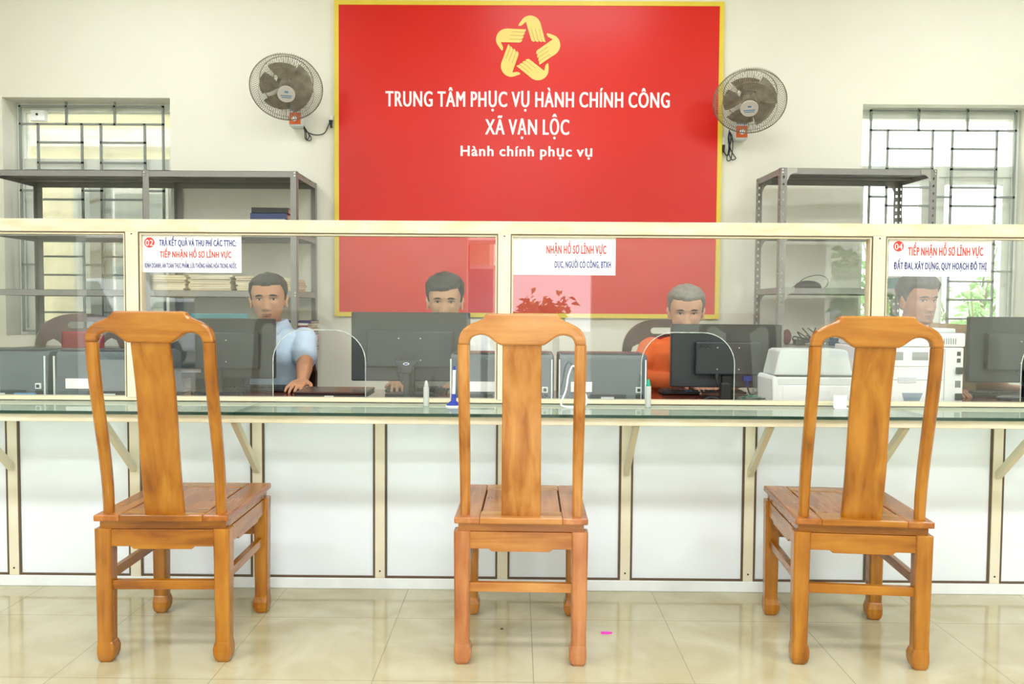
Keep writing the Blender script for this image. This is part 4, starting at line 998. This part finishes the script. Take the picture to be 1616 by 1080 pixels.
person('man with grey hair in an orange shirt looking down behind the black monitor', E3.x, 4.16, E3.z, math.radians(-7), math.radians(11), 'D4A286', '77736C', 'DD6A33',
       [(1, (.25, -.06, .80), (.12, -.20, .79), (-.3, -.9, -.1), dn), (-1, (-.235, -.05, .80), (-.0, -.20, .79), (.3, -.9, -.1), dn)], hair_top=.013, fringe=.064, collar=False, sleeve='long', face_tw=1.05)
person('man with tousled black hair looking to the right, in a pale shirt, below notice 04', E4.x, 4.13, E4.z, math.radians(12), math.radians(3), 'A87558', '1A1B20', 'D6D8DC',
       [(1, (.26, -.10, .80), (.36, -.22, .79), (.7, -.6, -.05), dn), (-1, (-.22, -.06, .80), (.05, -.20, .79), (.45, -.85, -.1), dn)], hair_top=.020, fringe=.058)

# ------------------------------------------------------------------ monitors (their backs face the counter)
def monitor(x, y, w_, z0, z1, label, rz=0, logo=None, hump=(.2, .17), vga=False, stand=0.0, lab=None):
    t = thing('computer_monitor', label, 'monitor', (x, y, DZ), rz, 'black computer monitors')
    a, b = z0-DZ, z1-DZ
    MB().box((-w_/2, -.012, a), (w_/2, .022, b), .006).build('housing', M_dark2, t)
    MB().box((-w_/2+.012, .0215, a+.02), (w_/2-.012, .0235, b-.012)).build('screen', mat('dark_screen', '0F1114', .15), t)
    hw_, hh_ = hump; zc = (a+b)/2+.0
    h = MB().box((-hw_, -.045, zc-hh_/2-.01), (hw_, -.011, zc+hh_/2-.01), .008).build('rear_cover', M_dark2, t)
    sc = MB()
    for sx in (-.05, .05):
        for sz in (-.05, .05): sc.cyl((sx, -.0445, zc+sz-.01), (sx, -.0475, zc+sz-.01), .003, 8)
    sc.build('screws', M_bolt, h)
    if logo: text_mb(MB(), logo, -hw_+.043, zc+hh_/2-.038, .058, .017, -.0455, bold=.03).build('logo', mat('black_logo_print', '07090A', .5), h, label='black logo lettering')
    MB().box((stand-.022, -.03, .01), (stand+.022, -.008, a+.06), .004).build('stand_neck', M_dark, t)
    MB().rings([[(stand+.12*math.cos(2*PI*j/28)*k, .0+.085*math.sin(2*PI*j/28)*k, z) for j in range(28)] for k, z in ((1, 0), (1, .008), (.9, .013))], smooth=False).build('stand_base', M_dark, t)
    c = MB(); c.tube(smooth([(-.05+stand, -.035, zc-hh_/2+.01), (-.05+stand, -.05, zc-hh_/2-.05), (-.02+stand, -.045, .05), (.04+stand, -.08, .006), (.12+stand, -.1, .005)]), .004, 8); c.cyl((-.05+stand, -.034, zc-hh_/2), (-.05+stand, -.04, zc-hh_/2-.03), .011, 10)
    c.build('power_cable', M_dark, t)
    if vga:
        v = MB().box((.075, -.036, zc-hh_/2-.04), (.115, -.018, zc-hh_/2-.012), .005).cyl((.095, -.027, zc-hh_/2-.04), (.097, -.027, zc-hh_/2-.065), .007, 10, r2=.004).build('video_plug', M_bluecap, t, label='blue video plug')
        MB().tube(smooth([(.097, -.027, zc-hh_/2-.065), (.11, -.035, zc-hh_/2-.10), (.15, -.04, .03), (.17, -.04, .006)]), .004, 8).build('video_cable', M_dark, t)
    if lab: MB().box((lab[0], -.0135, lab[2]-DZ), (lab[1], -.0118, lab[3]-DZ)).build('white_sticker', M_paper, t, label='white paper sticker')
    return t
m1r, m1t, m1b = at(433, 503, 3.72), at(400, 503, 3.72), at(433, 598, 3.72)
monitor(m1r.x-.265, 3.73, .53, m1b.z, m1t.z, 'black monitor in front of the man in the light blue shirt', .0, lab=(-.175, -.08, at(305, 588, 3.72).z, at(305, 573, 3.72).z))
m2 = at(648, 493, 3.68); monitor(m2.x, 3.69, .55, at(648, 602, 3.68).z, m2.z, 'widest black monitor hiding the lower face of the second man', .0)
m3 = at(1147, 512, 3.72); monitor(m3.x, 3.73, .515, at(1147, 612, 3.72).z, m3.z, 'black monitor with a dark logo in front of the man in orange', .0, logo='AOC', hump=(.15, .155), vga=True, stand=.0)
m4 = at(1531, 500, 3.72); monitor(m4.x+.27, 3.73, .54, at(1560, 604, 3.72).z, m4.z, 'black monitor at the far right edge beyond the copier', .0)
# sticker under the AOC monitor
# ------------------------------------------------------------------ printers
def laser_printer(xl, xr, label, y=3.34):
    w_ = xr-xl; t = thing('laser_printer', label, 'printer', ((xl+xr)/2, y, DZ), 0, 'slate grey laser printers'); h = .215; a = w_/2
    MB().prism([(0, .0), (.012, .2), (.03, h), (.2, h+.004), (.25, h-.01), (.26, .0)], -a, a, 'x').build('casing', M_prn, t, bevel=.006)
    v = MB()
    for k in range(4): v.box((-.03-.02*(k % 2), -.004+.016-.008*0, h-.030-.014*k), (.06, .014, h-.026-.014*k))
    v.build('vents', M_dark, t)
    MB().box((-a+.05, -.003, .058), (a-.235, .006, .10)).build('label_plate', M_paper, t, label='white label')
    MB().box((-.075, -.006, .012), (a-.09, .0, .05), .002).build('rear_tray', M_dark2, t)
    MB().box((-.01, -.008, .014), (.045, -.006, .038), .001).cyl((.005, -.008, .026), (.005, -.010, .026), .004, 8, 1).cyl((.03, -.008, .026), (.03, -.010, .026), .004, 8, 1).build('metal_plate', [M_white2, M_dark], t)
    s_ = MB().box((a-.05, -.003, .055), (a-.025, .006, .08), .002).build('power_socket', M_white2, t); MB().box((a-.044, -.0045, .061), (a-.031, -.003, .074)).build('switch', M_dark, s_)
    MB().box((a-.05, -.003, .022), (a-.02, .006, .048), .002).build('port', M_dark, t)
    MB().box((-a+.01, .03, h), (a-.02, .18, h+.006), .002).build('top_tray', M_dark2, t)
    MB().box((a-.012, -.002, .01), (a-.006, .004, h-.02)).box((-a-.002, -.002, .01), (-a+.004, .004, h-.02)).build('side_seam', M_white2, t)
    return t
laser_printer(-2.425, -1.985, 'slate grey laser printer at the left edge with a blue interface card')
laser_printer(-1.955, -1.52, 'slate grey laser printer behind the left chair, second from the left')
laser_printer(-.28, .155, 'slate grey laser printer behind the partition post left of the middle chair splat')
laser_printer(.178, .552, 'slate grey laser printer behind the right stile of the middle chair', 3.36)
tag(MB().box((-.045, -.01, 0), (.045, .01, .04), .003).box((-.036, -.0105, .006), (.036, -.009, .034), 0, 1).build('interface_card', [M_blue, M_white]), 'small blue card standing before the leftmost grey printer', 'card').location = (at(38, 620, 3.31).x, 3.318, DZ)
# white compact printer
wx0, wx1 = at(1217, 600, 3.45).x, at(1350, 600, 3.45).x
t = thing('white_printer', 'small white printer with sloping lid, behind the left stile of the right chair', 'printer', ((wx0+wx1)/2, 3.42, DZ)); a = (wx1-wx0)/2
MB().prism([(-a, .0), (a, .0), (a+.004, .11), (a-.003, .125), (-a+.003, .125), (-a-.004, .11)], 0, .22, 'y').build('body', M_white, t, bevel=.006)
MB().prism([(-a+.012, .128), (a-.012, .128), (a-.035, .232), (a-.05, .24), (-a+.05, .24), (-a+.035, .232)], .03, .19, 'y').build('lid', M_white2, t, bevel=.004)
MB().box((-a+.012, -.001, .124), (a-.012, .03, .1285)).build('gap_line', M_dark, t)
MB().box((-a+.04, -.004, .01), (a-.04, .0, .085), .003).build('front_tray', M_white, t); MB().box((-a+.02, -.003, .09), (a-.02, .0, .118), .002).build('recess', M_white2, t)
MB().box((-a+.02, .02, -.0), (a-.02, .2, .006)).build('foot', M_dark, t)
# tall copier
kx0, kx1 = at(1370, 600, 3.5).x, at(1520, 600, 3.5).x; kz = at(1450, 526, 3.5).z-DZ
t = thing('photocopier', 'tall white copier with vents and drawers behind the right chair', 'copier', ((kx0+kx1)/2, 3.50, DZ)); a = (kx1-kx0)/2
MB().box((-a, 0, 0), (a, .38, kz*.80), .006).build('body', M_white, t)
MB().box((-a+.01, 0, kz*.80+.003), (a+.006, .36, kz), .006).build('scanner_unit', M_white, t)
MB().box((-a+.01, .05, kz), (a-.01, .34, kz+.02), .006).build('lid', M_white2, t)
v = MB()
for k in range(7): v.box((a-.10+k*.010, -.0015, kz-.048), (a-.096+k*.010, .001, kz-.022))
v.build('vents', mat('grey_slot', '8E9696', .5), t)
d = MB().box((-a+.03, -.002, kz*.62), (-a+.15, .001, kz*.735)).box((-a+.19, -.002, kz*.62), (-a+.26, .001, kz*.735)).build('openings', mat('grey_slot', '8E9696', .5), t)
for z in (.34, .53): MB().box((-a+.01, -.002, kz*z), (a-.09, .001, kz*z+.003)).build('seam', mat('pale_seam', 'B5BCBE', .5), t)
MB().box((a-.085, -.002, .02), (a-.082, .001, kz*.78)).build('seam', mat('pale_seam', 'B5BCBE', .5), t)
MB().box((-a+.13, -.003, kz*.30), (-a+.21, .0, kz*.38)).build('info_label', mat('printed_label', 'D5DBDF', .5, var=.08, scale=150), t)
MB().prism([(-a+.16, .015), (-a+.225, .015), (-a+.24, .05), (-a+.15, .05)], -.004, 0, 'y').build('handle_recess', mat('blue_grey_recess', '7C90A4', .4), t)
p_ = MB(); [p_.box((a-.03, -.003, z), (a-.015, .0, z+.018)) for z in (.215, .185)]; [p_.box((a-.035, -.014, z), (a-.008, .0, z+.03), .003) for z in (.135, .02)]
[p_.box((a-.034+i*.006, -.002, .075), (a-.031+i*.006, .0, .105)) for i in range(4)]; p_.build('ports', M_dark2, t)
# cardboard box behind copier
t = thing('cardboard_box', 'open cardboard box standing behind the tall white copier', 'box', (at(1497, 540, 3.93).x+.02, 3.92, DZ-.0))
M_card = mat('brown_cardboard', 'B49C7C', .8, var=.06); bz = at(1497, 528, 3.9).z-DZ
MB().box((-.10, -.03, .0), (.10, -.025, bz)).box((-.10, .055, 0), (.10, .06, bz)).box((-.10, -.025, 0), (-.095, .055, bz)).box((.095, -.025, 0), (.10, .055, bz)).box((-.1, -.025, 0), (.1, .055, .005)).build('walls', M_card, t)
MB().prism([(-.10, bz), (.10, bz), (.155, bz+.045), (-.08, bz+.055)], .056, .06, 'y').build('flap', M_card, t); MB().prism([(-.055, bz), (-.025, bz), (-.07, bz+.07), (-.085, bz+.06)], .08, .084, 'y', M=Matrix.Translation((.18, -.08, 0))).build('flap', M_card, t)

# ------------------------------------------------------------------ small things on desks and counter
# laptop
t = thing('laptop', 'closed dark brown laptop in the left arched opening beside the blue shirt man', 'laptop', (at(524, 630, 3.5).x, 3.56, DZ), 0)
MB().box((-.155, -.115, .012), (.155, .125, .028), .004).build('base', M_dark, t); MB().box((-.157, -.117, .029), (.157, .127, .040), .004).build('lid', mat('dark_brown_lid', '3A2320', .25), t)
MB().box((-.12, -.117, .0), (-.1, .1, .012)).box((.1, -.117, 0), (.12, .1, .012)).build('feet', M_dark, t)
f_ = MB().box((-.02, -.119, .018), (.02, -.1165, .024)).build('front_ports', M_white2, t)
# keyboards
def keyboard(x, y, label, wd=.40):
    t = thing('keyboard', label, 'keyboard', (x, y, DZ), 0, 'black keyboards')
    MB().box((-wd/2, -.065, .002), (wd/2, .065, .018), .004).build('case', M_dark, t)
    k = MB(); [k.box((-wd/2+.012+i*.0235, -.055+j*.0225, .018), (-wd/2+.012+i*.0235+.019, -.055+j*.0225+.018, .024)) for i in range(int((wd-.02)/.0235)) for j in range(5)]
    k.build('keys', M_dark2, t); return t
keyboard(E1.x+.02, 3.87, 'black keyboard under the hands of the blue shirt man'); keyboard(E2.x-.06, 3.86, 'black keyboard under the hands of the second man')
k3 = keyboard(E3.x+.03, 3.87, 'black keyboard with a blue light before the man in orange'); MB().box((-.09, -.064, .0185), (-.06, -.055, .020)).build('blue_light', M_blue, k3)
keyboard(E4.x+.2, 3.87, 'black keyboard of the man looking to the right')
# scanner stand
q = at(642, 580, 3.5)
t = thing('desk_scanner', 'black device with white oval button on a slim stand before the wide monitor', 'scanner', (q.x, 3.5, DZ))
MB().rings([[(.045*k*math.cos(2*PI*j/20), .04*k*math.sin(2*PI*j/20), z) for j in range(20)] for k, z in ((1, 0), (1, .006), (.5, .01))], smooth=False).build('base', M_dark, t)
MB().box((-.013, -.012, .006), (.013, .012, .125), .004).build('column', M_dark2, t)
h = MB().prism([(-.018, .12), (.018, .12), (.03, .15), (.052, .168), (.05, .178), (-.05, .178), (-.052, .168), (-.03, .15)], -.02, .02, 'y').build('head', M_dark2, t, bevel=.004)
MB().rings([[(.014*math.cos(2*PI*j/20), y, .163+.006*math.sin(2*PI*j/20)) for j in range(20)] for y in (-.021, -.024)], smooth=False).build('oval_button', M_white, h); MB().box((-.008, -.0255, .160), (.008, -.024, .166)).build('blue_mark', M_bluecap, h)
# glue bottles
def glue(x, y, z, H_, capm, label):
    t = thing('glue_bottle', label, 'bottle', (x, y, z)); r = .0115
    MB().rings([[(r*k*math.cos(2*PI*j/20), r*k*math.sin(2*PI*j/20), h) for j in range(20)] for k, h in ((.9, 0), (1, .003), (1, H_*.72), (.9, H_*.76))]).build('body', M_bottle, t)
    MB().rings([[(r*k*math.cos(2*PI*j/20), r*k*math.sin(2*PI*j/20), h) for j in range(20)] for k, h in ((.8, H_*.755), (.78, H_*.8), (.5, H_*.95), (.3, H_))]).build('cap', capm, t); return t
g1 = fl(673, 641, ZG); glue(g1.x, 3.13, ZG, .102, M_bottle, 'clear glue bottle standing on the glass counter top before the wide monitor')
g2 = fl(1021, 642, ZG); glue(g2.x, 3.15, ZG, .112, M_green, 'glue bottle with green cap standing on the glass counter top')
MB().box((-.008, -.0119, .03), (.008, -.0114, .055)).build
# pen on blue stand
q = fl(714, 641, ZG); t = thing('pen_stand', 'white and blue counter pen in a blue and white base beside the middle chair', 'pen', (q.x+.006, 3.13, ZG))
MB().rings([[(.032*k*math.cos(2*PI*j/24), .03*k*math.sin(2*PI*j/24), z) for j in range(24)] for k, z in ((1, 0), (1, .006))], smooth=False).build('base', M_white, t)
MB().rings([[(.03*k*math.cos(2*PI*j/24), .028*k*math.sin(2*PI*j/24), z) for j in range(24)] for k, z in ((1, .006), (.75, .014), (.35, .022), (.3, .05))]).build('holder', M_bluecap, t, label='blue holder')
MB().cyl((0, 0, .05), (.002, 0, .145), .0065, 14).build('barrel', M_white, t); MB().cyl((.002, 0, .145), (.002, 0, .16), .0065, 14, r2=.004).build('cap', M_bluecap, t, label='blue cap')
# white cord loop through the glass
q = fl(905, 644, ZG); t = thing('coiled_wire', 'white bent wire loop lying over the glass counter behind the middle chair stile', 'cord', (q.x, 3.12, ZG))
MB().tube(smooth([(-.035, 0, .004), (.03, 0, .004), (.052, 0, .02), (.048, 0, .05), (.03, 0, .08), (.02, .0, .13), (-.002, .0, .165), (-.02, .0, .13), (-.03, 0, .07), (-.048, 0, .02)], True), .0035, 8, closed=True).build('loop', M_white, t)
MB().cyl((.03, -.006, .012), (.042, -.006, .014), .005, 10).build('blue_bead', M_bluecap, t, label='blue bead')
# small white card on the counter
q = fl(1320, 643, ZG); t = thing('white_card_holder', 'small white card standing on the glass counter under the right chair crest', 'card', (q.x, 3.17, ZG))
MB().box((-.026, -.004, 0), (.026, .0, .052)).box((-.026, -.02, 0), (.026, 0, .003)).build('card', M_paper, t)
# black phone, cables by the orange man; wires by white printer
t = thing('cable_bundle', 'thin cables lying on the desk between the black monitor and the white printer', 'cable', (at(1200, 625, 3.5).x, 3.55, DZ))
m = MB(); rn = random.Random(8)
for k in range(5): m.tube(smooth([(rn.uniform(-.09, .06), rn.uniform(-.05, .05), .004+rn.random()*.02) for j in range(5)]), .003, 6)
m.build('cables', mat('grey_cable', '5B6462', .5), t); m = MB().tube(smooth([(-.07, 0, .01), (-.02, .02, .025), (.03, -.01, .012), (.07, .01, .01)]), .003, 6); m.build('green_cable', M_green, t)
t = thing('black_adapter', 'black stand box and cable at the arched opening before the black monitor', 'adapter', (at(1144, 620, 3.52).x, 3.52, DZ)); MB().box((-.022, -.02, 0), (.022, .02, .085), .004).build('box', M_dark, t)
MB().tube(smooth([(-.1, 0, .006), (-.06, .01, .02), (-.02, 0, .012), (0, 0, .004)]), .004, 6).build('cable', M_dark, t)
# paper stack beside laptop (white shirt papers) & teal folder behind monitor one
tq = at(350, 495, 3.95); tag(MB().box((-.14, -.09, 0), (.14, .09, .02), .003).build('teal_folder', mat('teal_card', '3E8C92', .5)), 'teal folder standing upright behind the monitor of the blue shirt man', 'folder')
o = bpy.data.objects['teal_folder']; o.rotation_euler = (math.radians(90), 0, 0); o.location = (at(335, 495, 3.80).x, 3.90, at(335, 495, 3.9).z-.09)
bt = MB().box((-.13, -.03, 0), (.13, .06, o.location.z-.09-DZ), .003).build('storage_box', M_dark2); tag(bt, 'dark box on the desk carrying the teal folder behind the first monitor', 'box'); bt.location = (o.location.x, 3.885, DZ)
# floor scraps
q = fl(957, 1000); tag(MB().prism([(-.02, -.006), (.004, -.008), (.019, -.002), (.021, .003), (.003, .007), (-.019, .006)], 0, .004, 'z').build('paper_scrap', M_pink), 'bright pink scrap lying on the floor right of the middle chair', 'scrap').location = (q.x, q.y, 0)
q = fl(792, 994); tag(MB().sph((0, 0, .003), (.006, .004, .003), 8).build('crumb', M_gasket), 'tiny dark crumb on the floor under the middle chair', 'crumb').location = (q.x, q.y, 0)
